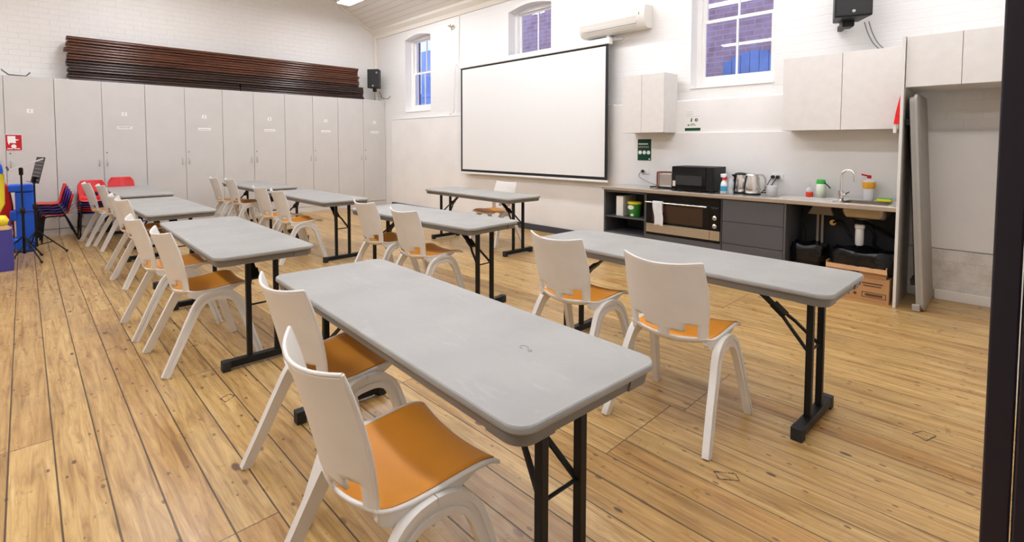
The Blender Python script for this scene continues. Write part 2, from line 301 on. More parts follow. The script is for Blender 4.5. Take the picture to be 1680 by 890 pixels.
class MB:
    def __init__(s): s.v = []; s.f = []
    def add(s, vs_, fs):
        o = len(s.v); s.v += [tuple(p) for p in vs_]; s.f += [tuple(i + o for i in f) for f in fs]; return s
    def box(s, x0, x1, y0, y1, z0, z1):
        return s.add([(x0, y0, z0), (x1, y0, z0), (x1, y1, z0), (x0, y1, z0), (x0, y0, z1), (x1, y0, z1), (x1, y1, z1), (x0, y1, z1)],
                     [(0, 3, 2, 1), (4, 5, 6, 7), (0, 1, 5, 4), (1, 2, 6, 5), (2, 3, 7, 6), (3, 0, 4, 7)])
    def prism(s, poly, axis, lo, hi):
        def P(a, b, c): return {'x': (c, a, b), 'y': (a, c, b), 'z': (a, b, c)}[axis]
        n = len(poly)
        return s.add([P(a, b, lo) for a, b in poly] + [P(a, b, hi) for a, b in poly],
                     [tuple(range(n))[::-1], tuple(range(n, 2 * n))] + [(i, (i + 1) % n, n + (i + 1) % n, n + i) for i in range(n)])
    def sweep(s, pts, sec, side=None, scales=None, cap=True):
        P = [Vector(p) for p in pts]; n = len(sec); vs_ = []
        T = []
        for i in range(len(P)):
            t = (P[min(i + 1, len(P) - 1)] - P[max(i - 1, 0)]).normalized(); T.append(t)
        if side is None:
            a = Vector((0, 0, 1)) if abs(T[0].z) < .9 else Vector((1, 0, 0)); sd = T[0].cross(a).normalized()
        for i, p in enumerate(P):
            if side is None:
                sd = (sd - T[i] * sd.dot(T[i])).normalized(); a = sd; bb = T[i].cross(a)
            else:
                a = Vector(side); a = (a - T[i] * a.dot(T[i])).normalized(); bb = T[i].cross(a)
            k = scales[i] if scales else (1, 1)
            if not isinstance(k, tuple): k = (k, k)
            for u, v in sec: vs_.append(p + a * u * k[0] + bb * v * k[1])
        fs = []
        for i in range(len(P) - 1):
            for j in range(n):
                fs.append((i * n + j, i * n + (j + 1) % n, (i + 1) * n + (j + 1) % n, (i + 1) * n + j))
        if cap: fs += [tuple(range(n))[::-1], tuple(range((len(P) - 1) * n, len(P) * n))]
        return s.add(vs_, fs)
    def tube(s, pts, r, n=10, cap=True):
        sec = [(math.cos(2 * PI * k / n), math.sin(2 * PI * k / n)) for k in range(n)]
        sc = [(q, q) for q in r] if isinstance(r, (list, tuple)) else [(r, r)] * len(pts)
        return s.sweep(pts, sec, None, sc, cap)
    def bar(s, p0, p1, wd, dp, side=(1, 0, 0)):
        return s.sweep([p0, p1], [(-wd / 2, -dp / 2), (wd / 2, -dp / 2), (wd / 2, dp / 2), (-wd / 2, dp / 2)], side)
    def lathe(s, prof, c=(0, 0, 0), n=24, sx=1, sy=1):
        vs_ = []
        for r, z in prof:
            for k in range(n):
                a = 2 * PI * k / n; vs_.append((c[0] + r * sx * math.cos(a), c[1] + r * sy * math.sin(a), c[2] + z))
        fs = [(i * n + j, i * n + (j + 1) % n, (i + 1) * n + (j + 1) % n, (i + 1) * n + j) for i in range(len(prof) - 1) for j in range(n)]
        if prof[0][0] > 1e-5: fs.append(tuple(range(n))[::-1])
        if prof[-1][0] > 1e-5: fs.append(tuple(range((len(prof) - 1) * n, len(prof) * n)))
        return s.add(vs_, fs)
    def disc(s, c, r, axis, th, n=20, sx=1.0):
        poly = [(r * sx * math.cos(2 * PI * k / n), r * math.sin(2 * PI * k / n)) for k in range(n)]
        if axis == 'y': return s.prism([(c[0] + a, c[2] + b) for a, b in poly], 'y', c[1] - th, c[1])
        if axis == 'x': return s.prism([(c[1] + a, c[2] + b) for a, b in poly], 'x', c[0], c[0] + th)
        return s.prism([(c[0] + a, c[1] + b) for a, b in poly], 'z', c[2], c[2] + th)
    def xf(s, mat):
        s.v = [tuple(mat @ Vector(p)) for p in s.v]; return s
    def build(s, name, mat, parent=None, smooth=None, bevel=0, seg=2, solid=None, sub=0, kind=None):
        me = bpy.data.meshes.new(name); me.from_pydata(s.v, [], s.f)
        bm = bmesh.new(); bm.from_mesh(me); bmesh.ops.remove_doubles(bm, verts=bm.verts, dist=1e-6)
        bmesh.ops.recalc_face_normals(bm, faces=bm.faces); bm.to_mesh(me); bm.free()
        me.materials.append(M[mat] if isinstance(mat, str) else mat)
        o = bpy.data.objects.new(name, me); C.objects.link(o)
        if parent: o.parent = parent
        if smooth is not None:
            me.polygons.foreach_set('use_smooth', [True] * len(me.polygons)); me.set_sharp_from_angle(angle=math.radians(smooth))
        if solid:
            q = o.modifiers.new('thick', 'SOLIDIFY'); q.thickness = solid[0]; q.offset = solid[1]; q.use_even_offset = True
        if bevel:
            q = o.modifiers.new('bevel', 'BEVEL'); q.width = bevel; q.segments = seg; q.limit_method = 'ANGLE'; q.angle_limit = math.radians(35)
        if sub:
            q = o.modifiers.new('sub', 'SUBSURF'); q.levels = sub; q.render_levels = sub
        if kind: o['kind'] = kind
        return o

def empty(name, loc, label, cat, group=None, rz=0):
    o = bpy.data.objects.new(name, None); C.objects.link(o); o.location = loc; o.rotation_euler = (0, 0, rz)
    o.empty_display_size = .1; tag(o, label, cat, group); return o
def tag(o, label, cat, group=None):
    o['label'] = label; o['category'] = cat
    if group: o['group'] = group
    return o
def dup(root, loc, rz, label, group=None):
    def cp(o, par):
        c = o.copy(); C.objects.link(c)
        if par: c.parent = par
        for ch in list(kids.get(o.name, [])): cp(ch, c)
        return c
    kids = {}
    for o in bpy.data.objects:
        if o.parent: kids.setdefault(o.parent.name, []).append(o)
    r = cp(root, None); r.location = loc; r.rotation_euler = (0, 0, rz); r['label'] = label
    if group: r['group'] = group
    return r
def text(name, body, size, mat, parent, mtx, ext=.0006, align='CENTER'):
    cu = bpy.data.curves.new('t', 'FONT'); cu.body = body; cu.size = size; cu.align_x = align; cu.align_y = 'CENTER'; cu.extrude = ext
    t = bpy.data.objects.new('t', cu); C.objects.link(t)
    dg = bpy.context.evaluated_depsgraph_get(); dg.update()
    me = bpy.data.meshes.new_from_object(t.evaluated_get(dg)); me.name = name
    bpy.data.objects.remove(t); bpy.data.curves.remove(cu)
    me.transform(mtx); me.materials.clear(); me.materials.append(M[mat])
    o = bpy.data.objects.new(name, me); C.objects.link(o)
    if parent: o.parent = parent
    return o
def FACE_Y(x, y, z):   # text read from -y side
    return Matrix.Translation((x, y, z)) @ Matrix.Rotation(PI / 2, 4, 'X')
def FACE_X(x, y, z):   # text read from +x side
    return Matrix.Translation((x, y, z)) @ Matrix.Rotation(PI / 2, 4, 'Z') @ Matrix.Rotation(PI / 2, 4, 'X')

# ------------------------------------------------------------------ room shell
XL, XR, YK, YU, YC = -10.52, .03, 6.06, 6.12, -3.3      # gable wall, right wall, kitchen lower / upper face, camera side wall
EZ, RY, RZ = 3.97, 1.4, 6.6
S = 'structure'
MB().box(-10.8, 1.7, -3.6, 6.5, -.12, 0).build('floor', 'floor', kind=S)
MB().prism([(-3.5, EZ - .05), (-3.5, -.1), (6.5, -.1), (6.5, EZ - .05), (RY, RZ + .2)], 'x', XL - .25, XL).build('wall_gable', 'wall_y', kind=S)
k = MB(); t_ = .12
k.prism([(6.5, EZ - .2), (RY, RZ), (RY, RZ + t_), (6.5, EZ + t_ - .05)], 'x', XL - .2, XR + .3)
k.prism([(-3.6, EZ - .15), (RY, RZ), (RY, RZ + t_), (-3.6, EZ + t_)], 'x', XL - .2, XR + .3)
k.build('ceiling', 'ceiling', kind=S)
# kitchen wall: upper brick wall with three window openings, thicker lower wall, splash wall
wins = [(-9.29, -8.36), (-6.11, -5.16), (-2.88, -1.92)]
WZ0, WZ1, WARCH = 2.11, 3.66, .07
k = MB(); x0 = XL - .2
for a, b_ in wins:
    k.box(x0, a, YU, YU + .36, 0, 4.0); k.box(a, b_, YU, YU + .36, 0, WZ0)
    n = 10; arc = [(a + (b_ - a) * i / n, WZ1 + WARCH * math.sin(PI * i / n)) for i in range(n + 1)]
    k.prism([(a, 4.0)] + arc + [(b_, 4.0)], 'y', YU, YU + .36)
    x0 = b_
k.box(x0, XR + .3, YU, YU + .36, 0, 4.0)
k.build('wall_kitchen', 'wall', kind=S)
MB().box(-9.76, -.70, YK, YU + .01, 0, 1.96).build('wall_kitchen', 'render', kind=S, bevel=.01)
MB().box(-3.62, -.72, YK - .025, YK, .8, 1.555).build('wall_kitchen', 'render', kind=S, bevel=.006)
k = MB().box(-.70, XR, YK, YU + .01, .46, 1.53); k.build('wall_kitchen', 'render', kind=S, bevel=.008)
MB().box(-.70, XR, YK - .012, YU + .01, 0, .455).build('wall_kitchen', 'dirty', kind=S, bevel=.006)
# right wall with the doorway the camera looks through, camera-side wall, unseen box added behind the doorway to block sky light
k = MB().box(XR, XR + .22, .56, 6.4, 0, 6.4); k.box(XR, XR + .22, -3.5, -.62, 0, 6.4); k.box(XR, XR + .22, -.62, .56, 2.25, 6.4)
k.build('wall_right', 'wall_y', kind=S)
MB().box(-10.8, .3, -3.6, YC, 0, 4.1).build('wall_left', plain('buff_low_bounce', (.50, .46, .42), .7), kind=S)  # unseen wall, tone darkened to cut fill light bounced into the room
k = MB().box(1.5, 1.6, -1.6, 1.6, 0, 2.7); k.box(.25, 1.6, -1.6, -1.5, 0, 2.7); k.box(.25, 1.6, 1.5, 1.6, 0, 2.7); k.box(.25, 1.6, -1.6, 1.6, 2.6, 2.7)
k.build('wall_light_block', 'render', kind=S)
df = MB().box(-.0112, .0036, .50, .56, 0, 2.3).build('door_1', 'doorframe', kind=S, bevel=.0012)
MB().box(.0047, .30, .497, .56, 0, 2.3).build('jamb', 'doorframe', df, bevel=.0012)
MB().box(.02, .30, -.70, -.62, 0, 2.3).build('jamb', 'doorframe', df, bevel=.003)
# trims
MB().prism([(YU, 3.86), (YU, 4.02), (YU - .13, 4.05), (YU - .15, 3.99), (YU - .06, 3.93), (YU - .03, 3.86)], 'x', XL, XR).build('trim_1', 'cream', kind=S, smooth=30)
k = MB(); k.sweep([(XL + .02, YU - .02, EZ + .005), (XL + .02, RY, RZ - .03)], [(-.025, -.03), (.025, -.03), (.025, .03), (-.025, .03)], (1, 0, 0))
k.build('trim_2', 'cream', kind=S)
MB().box(XL, XL + .07, YU - .06, YU, 2.0, 3.9).build('trim_3', 'cream', kind=S, bevel=.01)
k = MB().box(-9.755, -3.72, YK - .022, YK, 0, .10); k.build('baseboard_kitchen', 'skirtdk', kind=S, bevel=.004)
MB().box(-.50, XR, YK - .035, YK - .01, 0, .085).build('baseboard_alcove', 'whitepaint', kind=S, bevel=.004)
# wall ledge cap strip between small cabinet and upper cabinet (thin lip)
MB().box(-9.76, -3.95, YK - .008, YU, 1.95, 1.968).build('trim_4', 'render', kind=S, bevel=.004)

def window(n, a, b_):
    """double hung sash set back in its opening"""
    yf = YU + .17
    f = MB(); fw_ = .055
    f.box(a - .02, a + fw_, yf, yf + .12, WZ0, WZ1 + .06); f.box(b_ - fw_, b_ + .02, yf, yf + .12, WZ0, WZ1 + .06)
    f.box(a + fw_, b_ - fw_, yf, yf + .12, WZ0, WZ0 + .06); f.box(a + fw_, b_ - fw_, yf, yf + .12, WZ1 - .01, WZ1 + .09)
    fr = f.build('window_%d' % n, 'whitepaint', kind=S, bevel=.004)
    l, r = a + fw_, b_ - fw_; mz = 2.945; cx = (a + b_) / 2
    for nm, z0, z1, dy, bt in (('lower_sash', WZ0 + .06, mz + .015, .02, .09), ('upper_sash', mz - .015, WZ1, .058, .035)):
        s_ = MB(); sw = .045; y0 = yf + dy
        s_.box(l, l + sw, y0, y0 + .035, z0, z1); s_.box(r - sw, r, y0, y0 + .035, z0, z1)
        s_.box(l + sw, r - sw, y0, y0 + .035, z0, z0 + (bt if nm[0] == 'l' else .035)); s_.box(l + sw, r - sw, y0, y0 + .035, z1 - .04, z1)
        s_.box(cx - .012, cx + .012, y0 + .003, y0 + .03, z0 + .03, z1 - .04)
        so = s_.build(nm, 'whitepaint', fr, bevel=.003)
        MB().box(l + sw - .005, r - sw + .005, y0 + .014, y0 + .019, z0 + .03, z1 - .035).build('pane', 'glass', so)
    MB().box(a, b_, YU - .012, yf, WZ0 - .01, WZ0 + .006).build('window_sill', 'whitepaint', fr, bevel=.003)
    return fr
for i, (a, b_) in enumerate(wins): window(i + 1, a, b_)

# ------------------------------------------------------------------ outside, seen through the panes
MB().box(-8.6, 2.6, 8.3, 8.6, -1, 7.0).build('wall_outside', 'brick', kind=S)
MB().box(-10.75, -9.82, 6.5, 6.9, -1, 7.0).build('wall_outside', 'darkbrick', kind=S)
k = MB().box(-15.5, -10.9, 8.6, 8.8, -1, 7.0); k.build('wall_outside', 'palewall', kind=S)
k = MB(); k.box(-11.97, -11.2, 8.40, 8.6, 1.0, 2.75); k.box(-11.95, -11.2, 8.42, 8.6, 2.85, 4.05); k.box(-12.00, -11.2, 8.36, 8.6, 2.75, 2.85); k.box(-12.045, -12.02, 8.50, 8.6, 2.9, 4.0)
k.build('door_2', 'bluepaint', kind=S)
k = MB()
for i in range(7): k.box(-3.34 + i * .135, -3.34 + i * .135 + .128, 8.24, 8.31, .6, 2.70 + .16 * math.sin(PI * (i + .5) / 7))
k.build('door_3', 'bluepaint', kind=S)
k = MB()
for i in range(2): k.box(-3.86 + i * .11, -3.86 + i * .11 + .1, 8.24, 8.31, .6, 2.72)
k.build('door_4', 'bluepaint', kind=S)

# ------------------------------------------------------------------ ceiling lights
def make_light():
    r = empty('ceiling_light', (0, 0, 0), '', 'ceiling light')
    MB().box(-1.2, 1.2, -.15, .15, .012, .07).build('housing', 'white', r, bevel=.006)
    MB().box(-1.185, 1.185, -.135, .135, 0, .013).build('diffuser', 'lamp', r)
    for x in (-.9, .9): MB().tube([(x, 0, .07), (x, 0, .50)], .006, 8).build('suspension_rod', 'steel', r)
    return r
LR = [(4.75, 4.2), (1.4, 4.5), (-1.95, 4.2)]
LN = ['nearest the gable wall', 'over the middle of the hall', 'nearest the kitchen corner']
RN = ['beside the window wall', 'under the roof ridge', 'on the far roof slope']
li = make_light(); first = True
for (y, z), rn in zip(LR, RN):
    for x, ln in zip((-8.21, -4.75, -1.35), LN):
        lb = 'white linear ceiling light %s, %s' % (rn, ln)
        if first: li.location = (x, y, z); li['label'] = lb; li['group'] = 'linear ceiling lights'; first = False; d = li
        else: d = dup(li, (x, y, z), 0, lb)
        if z > 4.5:
            pass

# ------------------------------------------------------------------ tables
TL_, TW_ = 1.83, .61
def rounded(hx, hy, r, n=6, jut=0.0):
    out = []
    for cx, cy_, a0 in ((hx - r, -hy + r, -90), (hx - r, hy - r, 0), (-hx + r, hy - r, 90), (-hx + r, -hy + r, 180)):
        pts = [(cx + r * math.cos(math.radians(a0 + 90 * i / n)), cy_ + r * math.sin(math.radians(a0 + 90 * i / n))) for i in range(n + 1)]
        if jut:
            t0 = math.radians(a0); t1 = math.radians(a0 + 90)
            n0 = Vector((math.cos(t0), math.sin(t0))); n1 = Vector((math.cos(t1), math.sin(t1)))
            P0 = Vector(pts[0]); P1 = Vector(pts[-1])
            pts = [tuple(P0 - n1 * .07 - n0 * 0), tuple(P0 - n1 * .07 + n0 * jut)] + [(p[0] + jut * math.cos(math.radians(a0 + 90 * i / n)), p[1] + jut * math.sin(math.radians(a0 + 90 * i / n))) for i, p in enumerate(pts)] + [tuple(P1 - n0 * .07 + n1 * jut), tuple(P1 - n0 * .07)]
        out += pts
    return out
def loft(mb, loops):
    n = len(loops[0][0]); vs_ = []; fs = []
    for poly, z in loops: vs_ += [(a, b_, z) for a, b_ in poly]
    for i in range(len(loops) - 1):
        for j in range(n): fs.append((i * n + j, i * n + (j + 1) % n, (i + 1) * n + (j + 1) % n, (i + 1) * n + j))
    fs += [tuple(range(n)), tuple(range((len(loops) - 1) * n, len(loops) * n))]
    mb.add(vs_, fs)
def make_table():
    r = empty('folding_table', (0, 0, 0), '', 'table', 'grey folding tables')
    hx, hy = TL_ / 2, TW_ / 2
    k = MB()
    loft(k, [(rounded(hx - .012, hy - .012, .050), .716), (rounded(hx - .002, hy - .002, .06), .719), (rounded(hx, hy, .06), .723), (rounded(hx, hy, .06), .732), (rounded(hx - .0015, hy - .0015, .06), .737), (rounded(hx - .005, hy - .005, .056), .740)])
    top = k.build('tabletop', 'table', r, smooth=28)
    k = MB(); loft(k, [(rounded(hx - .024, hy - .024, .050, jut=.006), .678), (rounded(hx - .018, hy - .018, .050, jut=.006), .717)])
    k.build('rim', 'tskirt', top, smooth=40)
    xi = hx - .138
    for sx in (-1, 1):
        for sy in (-1, 1):
            MB().box(sx * xi - .015, sx * xi + .015, sy * .085 - .015, sy * .085 + .015, .05, .69).build('leg', 'black', r, bevel=.003)
        MB().box(sx * xi - .024, sx * xi + .024, -.245, .245, .018, .062).build('foot_bar', 'black', r, bevel=.003)
        for sy in (-1, 1): MB().box(sx * xi - .026, sx * xi + .026, sy * .225 - .024, sy * .225 + .024, 0, .064).build('foot_cap', 'blackrub', r, bevel=.004)
        MB().box(sx * xi - .02, sx * xi + .02, -.24, .24, .672, .69).build('cross_bar', 'black', r)
        k = MB()
        k.bar((sx * (xi - .36), 0, .686), (sx * (xi - .15), 0, .52), .05, .010, (0, 1, 0))
        k.bar((sx * (xi - .20), 0, .565), (sx * (xi - .14), 0, .515), .062, .022, (0, 1, 0))
        for sy in (-1, 1):
            k.sweep([(sx * (xi - .16), sy * .018, .53), (sx * (xi - .11), sy * .045, .485), (sx * (xi - .01), sy * .078, .385)], [(-.008, -.006), (.008, -.006), (.008, .006), (-.008, .006)], (0, 1, 0))
        k.tube([(sx * (xi - .004), -.085, .385), (sx * (xi - .004), .085, .385)], .006, 8)
        k.build('brace', 'black', r)
    return r
TB = [((-1.677, 1.165, -.048), 'nearest grey folding table in the centre foreground, small scratches on its top'),
      ((-1.454, 2.90, -.035), 'grey folding table on the right, in front of the kitchen sink and drawers'),
      ((-3.901, 2.805, .055), 'grey folding table in mid room directly left of the kitchen side front table'),
      ((-5.168, 4.601, -.026), 'grey folding table alone by the projector screen with a chair behind it'),
      ((-4.120, 1.109, -.015), 'grey folding table second along the left row, behind the nearest table'),
      ((-6.521, 1.110, .016), 'grey folding table third along the left row, with two chairs at its left side'),
      ((-8.780, 1.175, .005), 'grey folding table last of the left row, next to the red child chairs'),
      ((-8.663, 2.807, .013), 'grey folding table last of the middle row, close to the white lockers'),
      ((-6.410, 2.785, .014), 'grey folding table of the middle row in front of the one by the lockers')]
tb = make_table()
for i, ((x, y, a), lb) in enumerate(TB):
    if i == 0: tb.location = (x, y, 0); tb.rotation_euler.z = a; tb['label'] = lb
    else: dup(tb, (x, y, 0), a, lb)

# ------------------------------------------------------------------ white chairs
def make_chair():
    r = empty('classroom_chair', (0, 0, 0), '', 'chair', 'white plastic chairs at the tables')
    prof = [(-.258, .845), (-.240, .79), (-.218, .72), (-.196, .64), (-.178, .57), (-.166, .52), (-.157, .475), (-.135, .447), (-.085, .434), (-.02, .435), (.05, .443), (.11, .452), (.165, .459), (.21, .461), (.245, .456), (.262, .446)]
    hw = [.198, .202, .207, .207, .202, .196, .194, .198, .204, .208, .210, .212, .214, .215, .214, .210]
    cu = [.062, .064, .064, .062, .058, .054, .050, .046, .042, .036, .030, .026, .023, .022, .021, .020]
    P = interp([(p[0], p[1], 0) for p in prof], 4); HW = interp([(h_, 0, 0) for h_ in hw], 4); CU = interp([(c_, 0, 0) for c_ in cu], 4)
    us = [0, .15, .34, .52, .66, .80, .90, .96, 1.0]; us = [-u for u in us[:0:-1]] + us
    rows = []; NR = []
    for i, p in enumerate(P):
        a = P[max(i - 1, 0)]; b_ = P[min(i + 1, len(P) - 1)]
        t = (b_ - a).normalized(); nrm = Vector((-t.y, t.x, 0))  # in (y,z): rotate
        if nrm.x < 0 and nrm.y < 0: nrm = -nrm
        if i < 30 and nrm.x < 0: nrm = -nrm
        if i >= 30 and nrm.y < 0: nrm = -nrm
        NR.append(nrm)
        rows.append([Vector((u * HW[i].x, p.x + nrm.x * CU[i].x * u * u, p.y + nrm.y * CU[i].x * u * u)) for u in us])
    nu = len(us); vs_ = [q for row in rows for q in row]; fs = []
    for i in range(len(rows) - 1):
        zc = (P[i].y + P[i + 1].y) / 2
        for j in range(nu - 1):
            uc = abs(us[j] + us[j + 1]) / 2
            if i < 30 and .15 < uc < .80 and .478 < zc < .509: continue
            if i < 30 and .52 < uc < .80 and .478 < zc < .548: continue
            fs.append((i * nu + j, i * nu + j + 1, (i + 1) * nu + j + 1, (i + 1) * nu + j))
    MB().add(vs_, fs).build('shell', 'chair', r, smooth=45, solid=(.010, 0))
    # rolled rim round the shell edge
    edge = [rows[i][0] for i in range(len(rows))]
    k = MB()
    sec = [(.006 * math.cos(2 * PI * q / 8), .006 * math.sin(2 * PI * q / 8)) for q in range(8)]
    for sgn in (0, nu - 1): k.sweep([rows[i][sgn] for i in range(len(rows))], sec, None)
    k.sweep([rows[0][j] for j in range(nu)], sec, None); k.sweep([rows[-1][j] for j in range(nu)], sec, None)
    # side skirts under the seat edge down to the leg frame
    for sgn, j in ((-1, 0), (1, nu - 1)):
        top = [rows[i][j] for i in range(24, len(rows) - 6)]; n_ = len(top)
        vv = []; ff = []
        for q, p in enumerate(top):
            tt = q / (n_ - 1); dep = .012 + .040 * math.sin(PI * min(1, tt * 1.15)) ** .8 if tt < .87 else .012
            vv += [p + Vector((sgn * .003, 0, 0)), p + Vector((-sgn * .004, 0, -dep)), p + Vector((-sgn * .022, 0, -dep)), p + Vector((-sgn * .016, 0, -.006))]
        for q in range(n_ - 1):
            for s_ in range(4): ff.append((q * 4 + s_, q * 4 + (s_ + 1) % 4, (q + 1) * 4 + (s_ + 1) % 4, (q + 1) * 4 + s_))
        ff += [(0, 1, 2, 3), tuple((n_ - 1) * 4 + s_ for s_ in (3, 2, 1, 0))]
        k.add(vv, ff)
    k.build('edge_rim', 'chair', r, smooth=60)
    # orange pad
    i0 = next(i for i in range(len(P)) if i > 20 and P[i].y < .462)
    i1 = next(i for i in range(len(P)) if P[i].x > .246)
    up_ = [-.945, -.85, -.7, -.5, -.25, 0, .25, .5, .7, .85, .945]
    vv = []; rr = list(range(i0, i1 + 1))
    for i in rr:
        for u in up_:
            off = .0075
            n_ = NR[i]; vv.append(Vector((u * HW[i].x, P[i].x + n_.x * (CU[i].x * u * u + off), P[i].y + n_.y * (CU[i].x * u * u + off))))
    nn = len(up_); ff = [(i * nn + j, i * nn + j + 1, (i + 1) * nn + j + 1, (i + 1) * nn + j) for i in range(len(rr) - 1) for j in range(nn - 1)]
    pd = MB().add(vv, ff).build('seat_pad', 'pad', r, smooth=60, solid=(.004, 0)); pd['label'] = 'orange seat pad'
    # legs: A shaped side frames, channelled outside
    for s_ in (-1, 1):
        sec = [(-.018, -.026), (.018, -.026), (.018, -.008), (.011, -.007), (.011, .007), (.018, .008), (.018, .026), (-.018, .026)]
        if s_ < 0: sec = [(-a, b_) for a, b_ in sec][::-1]
        pr = interp([(s_ * .262, -.262, 0), (s_ * .247, -.190, .148), (s_ * .234, -.118, .295), (s_ * .226, -.078, .372), (s_ * .222, -.046, .412), (s_ * .219, -.004, .433), (s_ * .217, .045, .438)], 4)
        sc = [(.85 + .15 * i / len(pr), .80 + .45 * (i / len(pr))) for i in range(len(pr))]
        MB().sweep(pr, sec, (1, 0, 0), sc).build('leg', 'chair', r, smooth=35)
        pf = interp([(s_ * .258, .288, 0), (s_ * .247, .250, .125), (s_ * .236, .213, .25), (s_ * .227, .184, .34), (s_ * .222, .158, .392), (s_ * .219, .122, .422), (s_ * .217, .085, .435), (s_ * .217, .045, .438)], 4)
        sc = [(.85 + .15 * i / len(pf), .80 + .45 * (i / len(pf))) for i in range(len(pf))]
        MB().sweep(pf, sec, (1, 0, 0), sc).build('leg', 'chair', r, smooth=35)
    return r
CHS = [((-1.27, .745, -.07), 'nearest white chair with orange seat, at the near right end of the front table'),
       ((-2.024, .933, .05), 'white chair with brown-orange seat at the far left end of the front table'),
       ((-1.188, 2.438, .025), 'white chair pulled out in front of the right hand table, its four legs in view'),
       ((-1.900, 2.508, -.034), 'white chair tucked at the left half of the right hand kitchen side table'),
       ((-3.761, .829, .035), 'white chair at the near end of the second table in the left row'),
       ((-4.555, .794, .011), 'white chair at the far end of the second table in the left row'),
       ((-6.186, .908, .08), 'white chair at the near end of the third table in the left row'),
       ((-6.729, .906, .033), 'white chair at the far end of the third table in the left row'),
       ((-8.475, .946, .051), 'white chair at the near end of the last table in the left row'),
       ((-9.038, .837, .054), 'white chair at the far end of the last table, beside the red stacked chairs'),
       ((-9.12, 2.465, -.016), 'leftmost white chair of the middle row, nearest the lockers'),
       ((-8.58, 2.555, .02), 'white chair second from the lockers in the middle row'),
       ((-6.739, 2.396, .035), 'white chair third from the lockers in the middle row'),
       ((-6.109, 2.397, -.03), 'white chair fourth from the lockers in the middle row, orange seat showing'),
       ((-4.307, 2.56, -.013), 'white chair at the left half of the table in mid room'),
       ((-3.557, 2.509, -.008), 'white chair at the right half of the table in mid room, seat pulled out'),
       ((-5.12, 4.90, 3.167), 'white chair facing the camera behind the table by the projector screen')]
ch = make_chair()
for i, ((x, y, a), lb) in enumerate(CHS):
    if i == 0: ch.location = (x, y, 0); ch.rotation_euler.z = a; ch['label'] = lb
    else: dup(ch, (x, y, 0), a, lb)

# ------------------------------------------------------------------ lockers
LX = -10.13
edges = [-.775, -.186, .365, .936, 1.512, 2.088, 2.691, 3.232, 3.824, 4.397, 4.954, 5.554, 6.114]
lk = ['behind the music stands and red warning sign', 'behind the stacked red chairs', 'third from the left, behind the left table row', 'fourth from the left, behind the middle row chairs', 'second from the window wall', 'in the corner by the window wall']
for c in range(6):
    y0, ym, y1 = edges[2 * c], edges[2 * c + 1], edges[2 * c + 2]
    r = empty('storage_cupboard', (LX, ym, 0), 'tall off-white two-door storage cupboard %s' % lk[c], 'cupboard', 'tall storage cupboards along the gable wall')
    MB().box(-.37, -.018, y0 - ym + .002, y1 - ym - .002, .0, 2.41).build('body', 'locker', r)
    MB().box(-.02, -.005, y0 - ym + .004, y1 - ym - .004, .0, .10).build('plinth', 'locker', r)
    for s_, (a, b_) in enumerate(((y0 - ym, 0), (0, y1 - ym))):
        d = MB().box(-.018, 0, a + .003, b_ - .003, .11, 2.40).build('door', 'locker', r, bevel=.002)
        hy = -.055 if s_ == 0 else .045
        MB().tube([(0, hy, 1.06), (.024, hy, 1.065), (.028, hy, 1.11), (.024, hy, 1.155), (0, hy, 1.16)], .0055, 8).build('handle', 'steel', d, smooth=60)
        if s_ == 1:
            MB().disc((0, .045, 1.27), .009, 'x', .004).build('lock', 'ink', d)
            ym2 = (a + b_) / 2
            MB().box(0, .001, ym2 - .035, ym2 + .035, 1.87, 1.93).build('number_tag', 'paper', d)
            text('number', str(c + 1), .05, 'ink', d, FACE_X(.0014, ym2, 1.90))
            if c > 0:
                k = MB().box(0, .001, ym2 - .10, ym2 + .10, 1.655, 1.70); k.build('name_strip', 'paper', d)
                k = MB(); random.seed(c)
                for row in range(2 if c == 1 else 1):
                    yy = ym2 - .085
                    while yy < ym2 + .075:
                        wd = random.uniform(.008, .02); k.box(.001, .0016, yy, yy + wd, 1.668 + .014 * row, 1.677 + .014 * row); yy += wd + .006
                k.build('print', 'bootgrey', d)
# red sign on the first cupboard door
r = empty('warning_sign', (LX + .001, -.10, 1.43), 'red square sign with white hose symbol on the leftmost cupboard door', 'sign')
MB().box(0, .004, -.092, .092, -.118, .118).build('border', 'paper', r); MB().box(.002, .005, -.087, .087, -.113, .113).build('panel', 'signred', r)
k = MB().prism([(-.065, .095), (.02, .095), (.02, .05), (.055, .045), (.055, .035), (.02, .03), (.025, -.01), (-.045, -.005), (-.045, -.03), (-.055, -.025), (-.065, .02)], 'x', .005, .006)
k.disc((.005, 0, -.055), .028, 'x', .001, sx=1.0); k.box(.005, .006, -.07, -.01, -.095, -.083); k.box(.005, .006, .005, .065, -.095, -.083)
k.build('symbol', 'paper', r)
